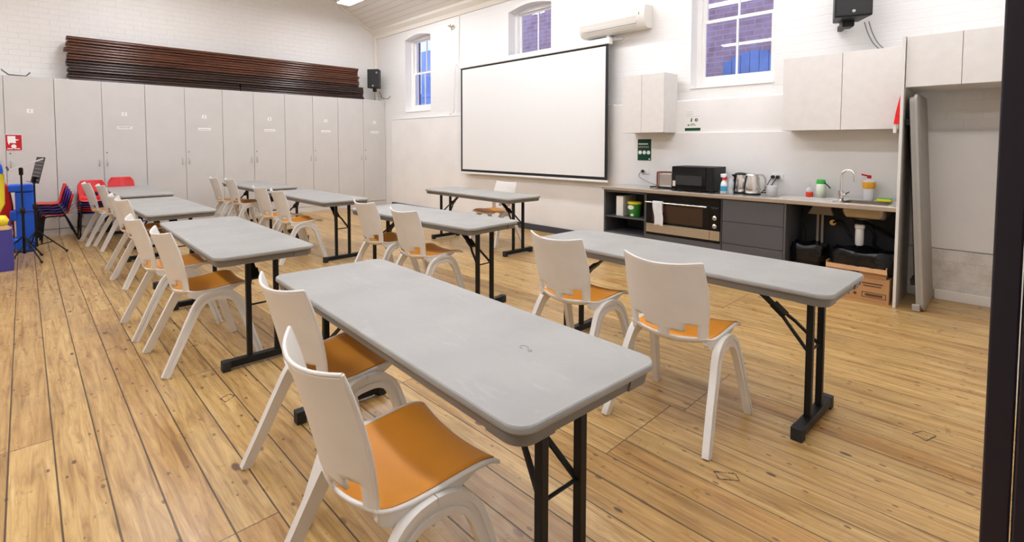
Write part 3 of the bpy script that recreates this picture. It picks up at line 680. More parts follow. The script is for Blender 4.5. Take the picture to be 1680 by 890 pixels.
# floor kick shadow board
# timber boards on top
z = 2.412; bn = 0
for i in range(15):
    th = .0445
    low = i < 6
    y0 = .545 + random.uniform(-.02, .02); y1 = (5.60 if low else 5.48) + random.uniform(-.015, .015)
    if i in (10,): y0 -= .05
    dx = random.uniform(-.022, .022)
    segs = [(y0, 3.02), (3.04, y1)] if i < 3 else [(y0, y1)]
    for q, (a, b_) in enumerate(segs):
        k = MB(); c0, c1 = -10.42 + dx, -10.185 + dx
        k.prism([(c0, z), (c1 - .008, z), (c1, z + .009), (c1 - .004, z + .02), (c1 - .004, z + .026), (c1, z + .034), (c1 - .008, z + th - .002), (c0, z + th - .002)], 'y', a, b_)
        half = '' if len(segs) == 1 else (', left piece' if q == 0 else ', right piece')
        pos = 'bottom board' if i == 0 else ('top board' if i == 14 else 'board %s from the bottom' % ['second', 'third', 'fourth', 'fifth', 'sixth', 'seventh', 'eighth', 'ninth', 'tenth', 'eleventh', 'twelfth', 'thirteenth', 'fourteenth'][i - 1])
        o = k.build('timber_board', 'boardB' if i < 7 else 'boardA', None)
        tag(o, 'dark timber %s of the stack on the cupboards%s' % (pos, half), 'timber board', 'dark timber boards stacked on the cupboards')
    z += th + .0005
# small bent metal stand tray
o = MB().sweep([(-10.25, -.20, 2.50), (-10.25, -.12, 2.425), (-10.25, .06, 2.420), (-10.25, .11, 2.48)], [(-.10, -.004), (.10, -.004), (.10, .004), (-.10, .004)], (1, 0, 0)).build('metal_tray', 'bootgrey', None)
tag(o, 'thin bent grey metal tray lying on top of the leftmost cupboard', 'tray')

# ------------------------------------------------------------------ speakers
def speaker(loc, rz, w_, h_, d_, label, tilt=0):
    r = empty('wall_speaker', loc, label, 'speaker', None, rz)
    ry = Matrix.Rotation(tilt, 4, 'X')
    MB().prism([(-w_ / 2, -d_ / 2), (w_ / 2, -d_ / 2), (w_ / 2 * .72, d_ / 2), (-w_ / 2 * .72, d_ / 2)], 'z', -h_ / 2, h_ / 2).xf(ry).build('cabinet', 'black', r, bevel=.012)
    MB().box(-w_ / 2 + .012, w_ / 2 - .012, -d_ / 2 - .006, -d_ / 2, -h_ / 2 + .012, h_ / 2 - .012).xf(ry).build('grille', 'blackrub', r, bevel=.004)
    MB().disc((0, -d_ / 2 - .006, -h_ / 2 + .05), .014, 'y', .002).xf(ry).build('badge', 'steel', r)
    MB().tube([(0, d_ / 2 - .02, -h_ * .1), (0, d_ / 2 + .06, -h_ * .1)], .02, 10).build('bracket', 'black', r)
    return r
s1 = speaker((-10.08, 5.83, 2.875), PI / 4 - .12, .27, .42, .24, 'black speaker on a bracket in the corner above the cupboards')
MB().box(-.035, .035, -.06, .03, -.29, -.20).build('joint', 'black', s1, bevel=.01)
MB().disc((.09, -.127, .13), .022, 'y', .002).build('control_plate', 'bootgrey', s1)
o = MB().tube(interp([(-10.02, 5.90, 2.60), (-10.0, 5.93, 2.52), (-10.06, 6.0, 2.46), (-9.9, 6.06, 2.44), (-9.86, 6.09, 2.50)], 6), .007, 6).build('speaker_cable', 'black', None, smooth=60); tag(o, 'black cable hanging in a loop below the corner speaker', 'cable')
o = MB().tube([(-10.18, 5.85, 2.66), (-10.26, 6.0, 2.50), (-10.28, 6.05, 2.42)], .006, 6).build('speaker_cable', 'white', None); tag(o, 'pale cable running behind the corner speaker to the cupboards', 'cable')
s2 = speaker((-1.17, 5.78, 2.86), .42, .30, .52, .28, 'black speaker high on the wall above the sink cupboards')
MB().box(-.05, .05, .02, .16, -.32, -.22).build('joint', 'black', s2, bevel=.015)
MB().box(-.02, .02, .1, .36, -.30, -.25).build('bracket_arm', 'black', s2)
for dx, lb in ((0, 'left'), (.035, 'right')):
    o = MB().tube(interp([(-1.09 + dx, 5.99, 2.60), (-1.07 + dx, 6.05, 2.50), (-1.03 + dx, 6.09, 2.40), (-.96 + dx, 6.095, 2.31), (-.94 + dx, 6.1, 2.27)], 6), .006, 6).build('speaker_cable', 'bootgrey', None, smooth=60)
    tag(o, 'grey cable dropping from the speaker to the sink cupboards, %s of the two' % lb, 'cable')

# ------------------------------------------------------------------ projector screen
r = empty('projection_screen', (-5.57, 5.95, 0), 'large white projector screen with black border hanging on the wall', 'projection screen')
MB().box(-1.64, 1.62, -.03, .06, 2.80, 2.885).build('screen_case', 'white', r, bevel=.012)
MB().box(-1.61, 1.595, -.004, .0, .90, 2.80).build('border', 'scrblack', r)
MB().box(-1.565, 1.55, -.006, -.003, .945, 2.775).build('screen_fabric', 'screenfab', r)
MB().box(-1.62, 1.605, -.012, .010, .868, .902).build('bottom_bar', 'white', r, bevel=.004)
k = MB().box(1.52, 1.56, .05, .15, 2.83, 2.93); k.box(1.50, 1.72, .10, .165, 2.86, 2.88); k.build('bracket', 'white', r); MB().box(-1.72, -1.56, .0, .16, 2.86, 2.89).build('bracket', 'white', r)
# pole with hook for the screen, conduit, cable bits
o = MB().tube([(-7.45, 6.03, 2.86), (-7.50, 6.04, 2.10), (-7.51, 6.04, 2.02), (-7.55, 6.03, 2.0), (-7.57, 6.03, 2.04)], .007, 8).build('pull_rod', 'white', None, smooth=60); tag(o, 'thin white pull rod with a hook hanging left of the projector screen', 'rod')
o = MB().tube([(-7.42, YU - .012, 3.87), (-7.45, YU - .012, 2.98)], .011, 8).build('cable_conduit', 'cream', None); tag(o, 'thin cream conduit running down from the cornice to the screen corner', 'conduit')
r = empty('wall_fitting', (-7.62, YU, 3.67), 'small weathered wall fitting between the left window and the conduit', 'wall fitting')
MB().disc((0, 0, 0), .05, 'y', .02).build('base_plate', 'cream', r)
k = MB().tube([(-.09, -.05, .03), (0, -.03, 0), (.08, -.06, .01)], .012, 8); k.tube([(-.03, -.05, .05), (.02, -.05, -.07)], .009, 8); k.build('pipe_stub', 'fitting', r)
r = empty('cable_bracket', (-7.44, YU, 2.95), 'small white cable bracket at the top left corner of the projector screen', 'bracket')
MB().box(-.03, .03, -.05, 0, -.03, .05).build('block', 'white', r, bevel=.006)
MB().tube(interp([(-.09, -.04, .02), (-.02, -.06, .0), (.08, -.06, -.03), (.14, -.05, -.02)], 4), .008, 6).build('cord', 'white', r)
o = MB().disc((-7.62, YK, 1.99), .012, 'y', .03).build('wall_hook', 'steel', None); tag(o, 'small metal knob on the wall ledge left of the projector screen', 'hook')

# ------------------------------------------------------------------ air conditioner
r = empty('air_conditioner', (-3.93, YU, 0), 'white split air conditioner on the wall above the projector screen corner', 'air conditioner')
prof = [(0, 2.95), (-.10, 2.935), (-.17, 2.95), (-.205, 3.0), (-.215, 3.10), (-.205, 3.20), (-.18, 3.235), (0, 3.245)]
MB().prism(prof, 'x', -.52, .52).build('body', 'acw', r, smooth=35, bevel=.008)
MB().prism([(-.206, 3.04), (-.219, 3.10), (-.209, 3.20), (-.2, 3.20), (-.2, 3.04)], 'x', -.515, .40).build('front_panel', 'acw', r)
MB().prism([(-.175, 2.946), (-.207, 2.99), (-.204, 2.995), (-.168, 2.952)], 'x', -.46, .40).build('louvre', 'acw', r)
MB().prism([(-.20, 2.997), (-.211, 3.002), (-.211, 3.006), (-.20, 3.006)], 'x', -.46, .40).build('louvre_gap', 'bootgrey', r)
k = MB().box(.43, .445, -.2145, -.213, 3.10, 3.14); k.box(.40, .41, -.212, -.209, 3.02, 3.03); k.build('indicator', 'bootgrey', r)
r = empty('drain_outlet', (-3.98, YU, 2.885), 'small round white outlet on the wall under the air conditioner', 'wall outlet')
MB().disc((0, 0, 0), .028, 'y', .025).build('cap', 'white', r, bevel=.004)
MB().tube(interp([(.02, -.02, 0), (.10, -.02, -.05), (.16, -.015, -.04), (.2, -.02, -.02)], 4), .008, 6).build('cord', 'white', r)

# ------------------------------------------------------------------ wall cabinets
def wall_cab(x0, x1, y0, z0, z1, seams, label, ledge=YK):
    r = empty('wall_cabinet', ((x0 + x1) / 2, ledge, z0), label, 'cabinet'); cx = (x0 + x1) / 2
    MB().box(x0 - cx, x1 - cx, y0 - ledge + .018, 0, 0, z1 - z0).build('body', 'cab', r)
    xs = [x0] + seams + [x1]
    for a, b_ in zip(xs[:-1], xs[1:]): MB().box(a - cx + .002, b_ - cx - .002, y0 - ledge, y0 - ledge + .018, 0.001, z1 - z0 - .001).build('door', 'cab', r, bevel=.0015)
    return r
wall_cab(-3.60, -3.02, 5.72, 1.555, 2.29, [-3.326], 'small cream two-door wall cabinet above the green sign')
wall_cab(-1.71, -.722, 5.72, 1.55, 2.288, [-1.20], 'wide cream two-door wall cabinet above the sink')
wall_cab(-.694, XR - .002, 5.45, 1.893, 2.315, [-.345], 'cream over-fridge cabinet above the empty alcove')
o = MB().box(-.718, -.697, 5.42, YK - .002, 0, 2.32).build('side_panel', 'cab', None, bevel=.001); tag(o, 'tall narrow cream end panel between the sink bench and empty alcove', 'panel')

# ------------------------------------------------------------------ bench and base units
FY = 5.47; BK = YK - .03
def carc(name, x0, x1, label, cat, z0=.12, z1=.822):
    return empty(name, ((x0 + x1) / 2, FY, 0), label, cat)
r = carc('shelf_unit', -3.70, -3.103, 'open charcoal shelf unit at the left end of the kitchen bench', 'shelf unit'); cx = (-3.70 - 3.103) / 2
k = MB(); a, b_ = -3.70 - cx, -3.103 - cx
k.box(a, a + .018, 0, BK - FY, 0, .822); k.box(b_ - .018, b_, 0, BK - FY, 0, .822); k.box(a, b_, BK - FY - .015, BK - FY, 0, .822); k.box(a, b_, 0, BK - FY, .80, .822)
k.build('body', 'grey', r, bevel=.001)
MB().box(a + .018, b_ - .018, .012, BK - FY - .015, .475, .492).build('shelf', 'grey', r); MB().box(a + .018, b_ - .018, .0, BK - FY - .015, .262, .285).build('shelf', 'grey', r)
MB().box(a + .018, b_ - .018, .0, .02, 0, .262).build('plinth', 'grey', r)
# oven housing and oven
r = carc('oven_housing', -3.10, -2.20, 'charcoal base cabinet that holds the wide oven', 'cabinet'); cx = -2.65
k = MB(); k.box(-.45, -.442, 0, BK - FY, 0, .822); k.box(.442, .45, 0, BK - FY, 0, .822); k.box(-.442, .442, 0, BK - FY, .815, .822); k.box(-.442, .442, 0.0, BK - FY, 0, .325)
k.build('body', 'grey', r)
r = empty('oven', (-2.65, FY - .004, .335), 'wide black glass and steel oven with a towel hung on its handle', 'oven')
MB().box(-.435, .435, .012, .5, .0, .475).build('body', 'black', r)
MB().box(-.438, .325, -.008, .012, .128, .405).build('door', 'blackgl', r, bevel=.002)
MB().box(-.438, .325, -.008, .012, .022, .126).build('lower_panel', 'steel', r, bevel=.001)
MB().box(-.438, .438, -.006, .012, .408, .474).build('vent_panel', 'blackgl', r)
cp = MB().box(.329, .438, -.008, .012, .128, .405).build('control_panel', 'blackgl', r); MB().box(.329, .438, -.008, .012, .022, .126).build('lower_panel', 'steel', r, bevel=.001)
for z in (.178, .268): MB().lathe([(.024, 0), (.024, .008), (.016, .012), (.015, .028), (0, .029)]).xf(Matrix.Translation((.383, -.008, z)) @ Matrix.Rotation(PI / 2, 4, 'X')).build('knob', 'steelpol', cp, smooth=40)
k = MB()
for i in range(5): k.disc((.35 + .016 * i, -.008, .385 - .01 * (i % 2)), .003, 'y', .002, 8)
k.build('button', 'steel', cp)
k = MB().tube([(-.43, -.045, .385), (.31, -.045, .385)], .009, 10)
for x in (-.40, .28): k.tube([(x, -.045, .385), (x, -.006, .385)], .006, 8)
k.build('handle', 'steelpol', r, smooth=50)
# inner window
MB().box(-.36, .25, -.0085, -.0078, .155, .36).build('inner_window', plain('oven_inner_glass', (.05, .028, .018), .08), r)
# towel
tw = []; nz_, nx_ = 16, 9
for i in range(nz_ + 1):
    t = i / nz_
    for j in range(nx_):
        u = j / (nx_ - 1)
        x = -3.0 + .02 + .03 * t + u * (.125 - .015 * t) + .006 * math.sin(7 * t + 3)
        yy = FY - .062 + .006 * math.sin(u * 9 + t * 3) - .003
        tw.append((x, yy, .738 - .285 * t + .006 * math.sin(u * 5) * t))
ff = [(i * nx_ + j, i * nx_ + j + 1, (i + 1) * nx_ + j + 1, (i + 1) * nx_ + j) for i in range(nz_) for j in range(nx_ - 1)]
r = empty('tea_towel', (0, 0, 0), 'grey-white tea towel hanging over the oven handle', 'towel')
MB().add(tw, ff).build('front_fold', 'towel', r, smooth=80, solid=(.004, 0))
MB().add([(-2.98, FY - .062, .737), (-2.86, FY - .062, .738), (-2.86, FY - .036, .738), (-2.98, FY - .036, .737), (-2.98, FY - .036, .60), (-2.86, FY - .036, .61)], [(0, 1, 2, 3), (3, 2, 5, 4)]).build('back_fold', 'towel', r, smooth=80, solid=(.004, 0))
# drawers
r = carc('drawer_unit', -2.196, -1.575, 'charcoal drawer unit between the oven and the open sink bay', 'drawers'); cx = (-2.196 - 1.575) / 2; a, b_ = -2.196 - cx, -1.575 - cx
MB().box(a, b_, .018, BK - FY, 0, .822).build('body', 'grey', r)
for z0, z1 in ((.585, .815), (.347, .580)): MB().box(a + .004, b_ - .022, 0, .018, z0, z1).build('drawer', 'grey', r, bevel=.002)
MB().box(a + .004, b_ - .022, 0, .018, .10, .341).build('drawer', 'grey', r, bevel=.002)
MB().box(b_ - .018, b_, -.001, .02, 0, .822).build('end_panel', 'grey', r)
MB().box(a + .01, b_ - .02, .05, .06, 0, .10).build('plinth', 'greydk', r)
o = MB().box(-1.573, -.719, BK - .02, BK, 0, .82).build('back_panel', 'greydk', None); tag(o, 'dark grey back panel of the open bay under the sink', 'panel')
# benchtop with a sink recess
r = empty('benchtop', (-2.2, 5.75, .825), 'long stainless steel kitchen benchtop with drainer and sink', 'benchtop')
def L(x, y): return x + 2.2, y - 5.75
k = MB(); sx0, sx1, sy0, sy1 = -1.15, -.80, 5.56, 5.90
def bxl(x0, x1, y0, y1, z0, z1): k.box(x0 + 2.2, x1 + 2.2, y0 - 5.75, y1 - 5.75, z0, z1)
bxl(-3.715, sx0, 5.46, YK - .026, .012, .040); bxl(sx1, -.72, 5.46, YK - .026, .012, .040); bxl(sx0, sx1, 5.46, sy0, .012, .040); bxl(sx0, sx1, sy1, YK - .026, .012, .040)
k.build('steel_top', 'bench', r)
MB().box(-3.722 + 2.2, -.7185 + 2.2, 5.448 - 5.75, 5.462 - 5.75, 0, .0415).build('front_edge', 'benchedge', r, bevel=.004)
k = MB(); hx_, hy_ = (sx1 - sx0) / 2, (sy1 - sy0) / 2; cxx, cyy = (sx0 + sx1) / 2 + 2.2, (sy0 + sy1) / 2 - 5.75
lp = [(rounded(hx_ + .012, hy_ + .012, .05), .041), (rounded(hx_, hy_, .05), .036), (rounded(hx_ - .004, hy_ - .004, .05), -.05), (rounded(hx_ - .012, hy_ - .012, .05), -.085), (rounded(hx_ - .032, hy_ - .032, .05), -.106), (rounded(hx_ - .06, hy_ - .06, .04), -.112)]
vv = [(cxx + a_, cyy + b_, z_) for po, z_ in lp for a_, b_ in po]; nn = len(lp[0][0])
k.add(vv, [(i * nn + j, i * nn + (j + 1) % nn, (i + 1) * nn + (j + 1) % nn, (i + 1) * nn + j) for i in range(len(lp) - 1) for j in range(nn)] + [tuple(range((len(lp) - 1) * nn, len(lp) * nn))])
k.build('sink_bowl', 'bowl', r, smooth=60, solid=(.0015, 0))
k = MB()
for x0, x1, y0, y1 in ((-1.75, -.74, 5.50, 5.51), (-1.75, -.74, 5.955, 5.965), (-1.75, -1.74, 5.50, 5.965), (-.75, -.74, 5.50, 5.965)): bxl(x0, x1, y0, y1, .040, .045)
for i in range(8): bxl(-1.68, -1.22, 5.56 + .045 * i, 5.568 + .045 * i, .040, .0425)
k.build('drainer', 'steel', r, bevel=.001)
# tap
r = empty('kitchen_tap', (-1.175, 5.70, .865), 'chrome gooseneck mixer tap standing by the sink', 'tap')
MB().lathe([(.030, 0), (.030, .01), (.024, .014), (.024, .10), (.02, .104), (.013, .108), (.0, .108)]).build('base', 'chrome', r, smooth=40)
MB().tube([(0, 0, .10), (0, 0, .24)] + [(.055 - .055 * math.cos(a * PI / 10), -.02 * (1 - math.cos(a * PI / 10)) / 2, .24 + .06 * math.sin(a * PI / 10)) for a in range(1, 10)] + [(.11, -.02, .235), (.113, -.02, .19)], .0115, 12).build('spout', 'chrome', r, smooth=60)
MB().bar((.02, -.01, .06), (.075, -.05, .10), .016, .008).build('lever', 'chrome', r, bevel=.002)

# under sink: trap, valves, heater box
r = empty('sink_waste', (-1.0, 5.72, 0), 'white plastic waste trap with black pipes under the sink', 'waste pipe')
MB().lathe([(.022, .66), (.04, .65), (.04, .62), (.034, .615), (.034, .47), (.026, .455), (0, .455)], (-.02, 0, 0)).build('trap_bottle', 'white', r, smooth=40)
MB().lathe([(.045, .705), (.05, .69), (.03, .66), (.02, .655)], (-.02, 0, 0)).build('outlet', 'black', r, smooth=40)
k = MB().tube(interp([(0, 0, .655), (.05, .03, .64), (.09, .06, .55), (.08, .1, .46), (.14, .16, .40), (.26, .2, .37)], 5), .017, 10)
k.tube([(0, .05, .68), (.13, .15, .60), (.27, .24, .50)], .014, 8); k.build('waste_hose', 'black', r, smooth=60)
r = empty('isolating_valve', (-1.28, 5.93, .62), 'small brass tap valve with black hose under the bench', 'valve')
MB().lathe([(.028, 0), (.028, .012), (.012, .014), (.012, .05)]).xf(Matrix.Rotation(PI / 2, 4, 'X')).build('handwheel', 'brass', r)
MB().tube(interp([(.0, -.02, .0), (.08, -.05, .03), (.16, -.1, -.08), (.24, -.13, -.20)], 5), .010, 8).build('hose', 'black', r, smooth=60)
r = empty('pipe_bracket', (-1.36, 5.86, 0), 'pale triangular bracket with two pipes under the drainer', 'bracket')
MB().prism([(-.12, .70), (.10, .70), (.07, .812), (-.06, .812)], 'y', -.03, .03).build('bracket_plate', 'fitting', r, bevel=.004)
k = MB().tube([(-.035, 0, .02), (-.035, 0, .70)], .012, 8); k.tube([(.005, 0, .02), (.005, 0, .70)], .012, 8); k.build('pipe', 'fitting', r)
o = MB().tube(interp([(-1.50, 5.8, .80), (-1.52, 5.82, .65), (-1.49, 5.82, .5), (-1.51, 5.84, .35)], 4), .006, 6).build('hanging_cable', 'black', None, smooth=60); tag(o, 'black cable hanging inside the bay beside the drawers', 'cable')

# bins and boxes below the sink
def baggy(mb, x0, x1, y0, y1, z0, z1, seed=0, taper=.0, rows=7, n=40):
    random.seed(seed); cx, cy_ = (x0 + x1) / 2, (y0 + y1) / 2; ph = [random.uniform(0, 6.28) for _ in range(6)]
    prof = []
    loops = []
    for i in range(rows + 1):
        t = i / rows; sc = 1 - taper * (1 - t) - (.06 if i == rows else 0)
        loop = []
        for q in range(n):
            a = 2 * PI * q / n; ca, sa = math.cos(a), math.sin(a)
            e = 4.0; rr = (abs(ca) ** e + abs(sa) ** e) ** (-1 / e)
            wv = 1 + .02 * math.sin(9 * a + ph[0] + 3 * t) + .018 * math.sin(17 * a + ph[1] - 5 * t) + .012 * math.sin(t * 20 + ph[2] + 2 * a)
            zz = z0 + (z1 - z0) * t + (.012 * math.sin(5 * a + ph[3]) if i >= rows - 1 else 0)
            loop.append((cx + ca * rr * sc * wv * (x1 - x0) / 2, cy_ + sa * rr * sc * wv * (y1 - y0) / 2, zz))
        loops.append(loop)
    vs_ = [p for l in loops for p in l]; fs = [(i * n + j, i * n + (j + 1) % n, (i + 1) * n + (j + 1) % n, (i + 1) * n + j) for i in range(rows) for j in range(n)]
    fs += [tuple(range(n))[::-1]]; o_ = len(vs_); vs_.append((cx, cy_, z1 - .04)); fs += [(rows * n + j, rows * n + (j + 1) % n, o_) for j in range(n)]
    return mb.add(vs_, fs)
r = empty('waste_bin', (-1.42, 5.72, 0), 'small round bin with black liner under the drainer, left of the boxes', 'bin')
baggy(MB(), -.14, .14, -.14, .14, 0, .36, 1, .18).build('bin_body', 'black', r, smooth=60)
baggy(MB(), -.152, .152, -.152, .152, .27, .42, 2, -.02, 5).build('bin_liner', 'bag', r, smooth=60)
r = empty('cardboard_box', (-.975, 5.66, 0), 'printed brown cardboard box on the floor under the sink', 'box')
MB().box(-.235, .225, -.19, .18, 0, .215).build('carton', 'card', r, bevel=.002)
k = MB(); k.box(.03, .18, -.1915, -.19, .16, .172); k.box(.04, .17, -.1915, -.19, .138, .148); k.box(.012, .02, -.1915, -.19, .14, .185)
for x0, x1, z0, z1 in ((.03, .205, .082, .087), (.03, .205, .038, .043), (.03, .035, .038, .087), (.20, .205, .038, .087)): k.box(x0, x1, -.1915, -.19, z0, z1)
k.box(.055, .18, -.1915, -.19, .052, .073); k.disc((-.02, -.19, .06), .013, 'y', .0015); k.box(-.10, -.06, -.1915, -.19, .04, .052)
k.build('print', 'cardprint', r)
r = empty('cardboard_box', (-.985, 5.67, .216), 'open brown cardboard tray stacked on the printed box under the sink', 'box')
k = MB().box(-.245, .21, -.18, .17, 0, .01)
k.box(-.245, .21, -.185, -.178, .0, .085); k.box(-.245, -.238, -.18, .17, 0, .10); k.box(.203, .21, -.18, .17, 0, .10); k.box(-.245, .21, .165, .17, 0, .10)
k.add([(-.245, -.184, .085), (.21, -.184, .085), (.22, -.215, .048), (-.24, -.21, .05)], [(0, 1, 2, 3)]); k.build('carton', 'card', r)
o = baggy(MB(), -1.215, -.74, 5.49, 5.86, .245, .43, 5, -.02, 8, 60).build('rubbish_bag', 'bag', None, smooth=50); tag(o, 'crumpled black bin bag lying in the open cardboard tray', 'bag')

# ------------------------------------------------------------------ things on the bench and shelf
ZT = .866
r = empty('microwave', (-2.590, 5.76, ZT), 'black microwave on the kitchen bench beside the toaster', 'microwave')
MB().box(-.245, .245, -.16, .17, .012, .285).build('body', 'blackmatt', r, bevel=.006)
MB().box(-.243, .160, -.175, -.16, .016, .281).build('door', 'blackgl', r, bevel=.003)
MB().box(-.195, .115, -.1765, -.175, .07, .18).build('door_window', plain('microwave_window', (.03, .032, .035), .2), r)
MB().box(.163, .243, -.172, -.16, .016, .281).build('control_panel', 'black', r, bevel=.003)
k = MB().box(-.232, -.198, -.1765, -.175, .05, .115); k.build('sticker', plain('sticker', (.8, .7, .62), .6), r)
k = MB()
for sx in (-.21, .21):
    for sy in (-.13, .16): k.disc((sx, sy, 0), .018, 'z', .013)
k.build('foot', 'blackrub', r)
r = empty('toaster', (-2.98, 5.80, ZT), 'brown-edged steel toaster left of the microwave', 'toaster')
MB().box(-.085, .10, -.11, .11, .015, .20).build('body', 'steel', r, bevel=.02, seg=3)
MB().sweep(interp([(-.09, -.115, .0), (-.09, -.115, .17), (-.07, -.115, .20), (.09, -.115, .205)], 4), [(-.006, -.01), (.006, -.01), (.006, .01), (-.006, .01)], (0, 1, 0)).build('trim', plain('copper_trim', (.22, .07, .04), .4), r)
MB().box(-.08, .10, -.12, .12, 0, .02).build('base', 'black', r)
o = MB().sweep(interp([(-3.17, 5.70, ZT + .012), (-3.10, 5.72, ZT + .018), (-3.04, 5.73, ZT + .014)], 4), [(-.035, -.008), (.035, -.008), (.035, .008), (-.035, .008)], (0, 1, 0)).build('tongs', 'black', None, smooth=40); tag(o, 'flat black utensil lying on the bench in front of the toaster', 'utensil')
r = empty('spray_bottle', (-2.235, 5.60, ZT), 'white spray bottle with red trigger and blue label before the microwave', 'spray bottle')
MB().lathe([(.030, 0), (.033, .005), (.033, .09), (.028, .12), (.013, .15), (.013, .16)], sx=1.05, sy=.8).build('bottle', 'white', r, smooth=40)
MB().lathe([(.0336, .03), (.0336, .085)], sx=1.05, sy=.8).build('label', 'sprayblue', r, smooth=40)
MB().lathe([(.016, .152), (.016, .175), (.012, .18), (0, .18)]).build('collar', 'sprayred', r, smooth=40)
k = MB().prism([(-.03, .18), (.022, .18), (.03, .205), (.015, .222), (-.035, .216)], 'y', -.012, .012); k.build('spray_head', 'white', r, bevel=.003)
MB().prism([(.022, .19), (.034, .19), (.036, .15), (.028, .15)], 'y', -.006, .006).build('trigger', 'sprayred', r)
r = empty('pump_bottle', (-2.165, 5.62, ZT), 'clear plastic bottle between the spray bottle and the kettles', 'bottle')
MB().lathe([(.026, 0), (.028, .005), (.028, .04), (.022, .055), (.028, .07), (.03, .13), (.012, .165), (.012, .18), (0, .18)]).build('bottle', 'clear', r, smooth=50)
def kettle(loc, rz, label, blk):
    r = empty('electric_kettle', loc, label, 'kettle', None, rz)
    MB().lathe([(.082, .018), (.085, .03), (.082, .10), (.072, .17), (.066, .205)]).build('body', 'steelpol', r, smooth=40)
    MB().lathe([(.066, .205), (.06, .222), (.03, .230), (0, .231)]).build('lid', 'black' if blk else 'steel', r, smooth=40)
    MB().lathe([(.085, 0), (.088, .006), (.083, .02), (0, .02)]).build('base', 'black', r, smooth=40)
    MB().sweep(interp([(.055, 0, .215), (.10, 0, .215), (.128, 0, .17), (.125, 0, .10), (.10, 0, .05), (.078, 0, .04)], 5), [(-.012, -.007), (.012, -.007), (.012, .007), (-.012, .007)], (0, 1, 0)).build('handle', 'black' if blk else 'steel', r, smooth=60)
    MB().prism([(-.055, .16), (-.095, .205), (-.055, .21)], 'y', -.018, .018).build('spout', 'steelpol' if not blk else 'black', r)
    return r
kettle((-2.13, 5.80, ZT), .2, 'steel kettle with black lid and handle next to the microwave', True)
kettle((-1.985, 5.72, ZT), 0.1, 'all-steel kettle with steel loop handle, right of the other kettle', False)
o = MB().lathe([(.052, 0), (.055, .004), (.055, .105), (.050, .105), (.050, .01), (0, .01)], (-1.80, 5.76, ZT)).build('canister', 'white', None, smooth=40); tag(o, 'short white cup on the bench in front of the right power point', 'cup')
o = MB().tube(interp([(-1.92, 5.83, ZT + .03), (-1.88, 5.86, ZT + .05), (-1.84, 5.88, ZT + .055), (-1.90, 5.9, ZT + .02), (-1.95, 5.88, ZT + .01)], 6), .005, 6).build('loose_cable', 'black', None, smooth=60); tag(o, 'black cable curled on the bench beside the all-steel kettle', 'cable')
def outlet(x, z, label, plugs):
    r = empty('power_point', (x, YK - .025, z), label, 'power point')
    MB().box(-.058, .058, -.008, 0, -.037, .037).build('plate', 'white', r, bevel=.003)
    for px in plugs: MB().lathe([(.019, 0), (.02, .015), (.014, .035), (0, .038)]).xf(Matrix.Translation((px, -.008, 0)) @ Matrix.Rotation(PI / 2, 4, 'X')).build('plug', 'blackrub', r, smooth=40)
    return r
pp1 = outlet(-3.44, 1.05, 'white power point with black plug below the green sign', [-.025])
pp2 = outlet(-1.83, 1.05, 'white power point with two black plugs behind the white cup', [-.045, .005])
o = MB().tube(interp([(-3.47, 5.99, 1.05), (-3.50, 5.98, .99), (-3.44, 5.97, .95), (-3.28, 5.93, .90), (-3.12, 5.88, ZT + .01), (-3.05, 5.9, ZT + .01)], 6), .005, 6).xf(Matrix.Translation(-pp1.location)).build('cord', 'bootgrey', pp1, smooth=60)
for a, b_, lb in ((-1.875, -1.89, 'left'), (-1.825, -1.85, 'right')):
    o = MB().tube(interp([(a, 5.98, 1.04), (a - .02, 5.97, 1.0), (b_ - .03, 5.93, .93), (b_ - .06, 5.9, ZT + .008)], 6), .005, 6).xf(Matrix.Translation(-pp2.location)).build('cord', 'black', pp2, smooth=60)
r = empty('soap_bottle', (-1.495, 5.93, ZT), 'clear bottle half full of red soap on the bench', 'bottle')
MB().lathe([(.03, 0), (.034, .004), (.034, .05), (.0, .05)]).build('red_soap', 'pinkred', r, smooth=40)
MB().lathe([(.0345, .05), (.034, .075), (.012, .10), (.012, .11), (.018, .112), (.018, .14), (.004, .142), (.004, .165), (0, .165)]).build('top', 'clear', r, smooth=40)
r = empty('drink_bottle', (-1.395, 5.93, ZT), 'pale drink bottle with bright green lid on the bench', 'bottle')
MB().lathe([(.040, 0), (.043, .004), (.043, .135), (.04, .14), (0, .14)]).build('bottle', 'palegreen', r, smooth=40)
MB().lathe([(.041, .14), (.042, .165), (.034, .185), (0, .186)]).build('lid', 'green', r, smooth=40)
MB().tube([(.035, -.02, .155), (.07, -.03, .125), (.09, -.03, .10)], .006, 8).build('strap', 'black', r)
r = empty('dish_liquid_bottle', (-1.0, 5.945, ZT), 'white dishwashing bottle with red cap and orange label by the tap', 'bottle')
MB().lathe([(.038, 0), (.042, .006), (.040, .09), (.052, .14), (.050, .19), (.016, .205), (.015, .215), (0, .215)], sx=1, sy=.7).build('bottle', 'white', r, smooth=50)
MB().lathe([(.0465, .115), (.0525, .14), (.051, .18)], sx=1.01, sy=.72).build('label', 'orange', r, smooth=50)
k = MB().lathe([(.016, .215), (.018, .22), (.016, .245), (0, .248)]); k.bar((0, -.005, .238), (-.06, -.012, .252), .012, .01); k.build('cap', 'sprayred', r, smooth=40)
r = empty('dish_sponge', (-.865, 5.87, ZT + .005), 'yellow dish sponge with green scourer at the right end of the bench', 'sponge')
MB().box(-.055, .055, -.035, .035, 0, .026).build('sponge', 'yellow', r, bevel=.006); MB().box(-.054, .054, -.034, .034, .026, .034).build('scourer', 'green', r, bevel=.002)
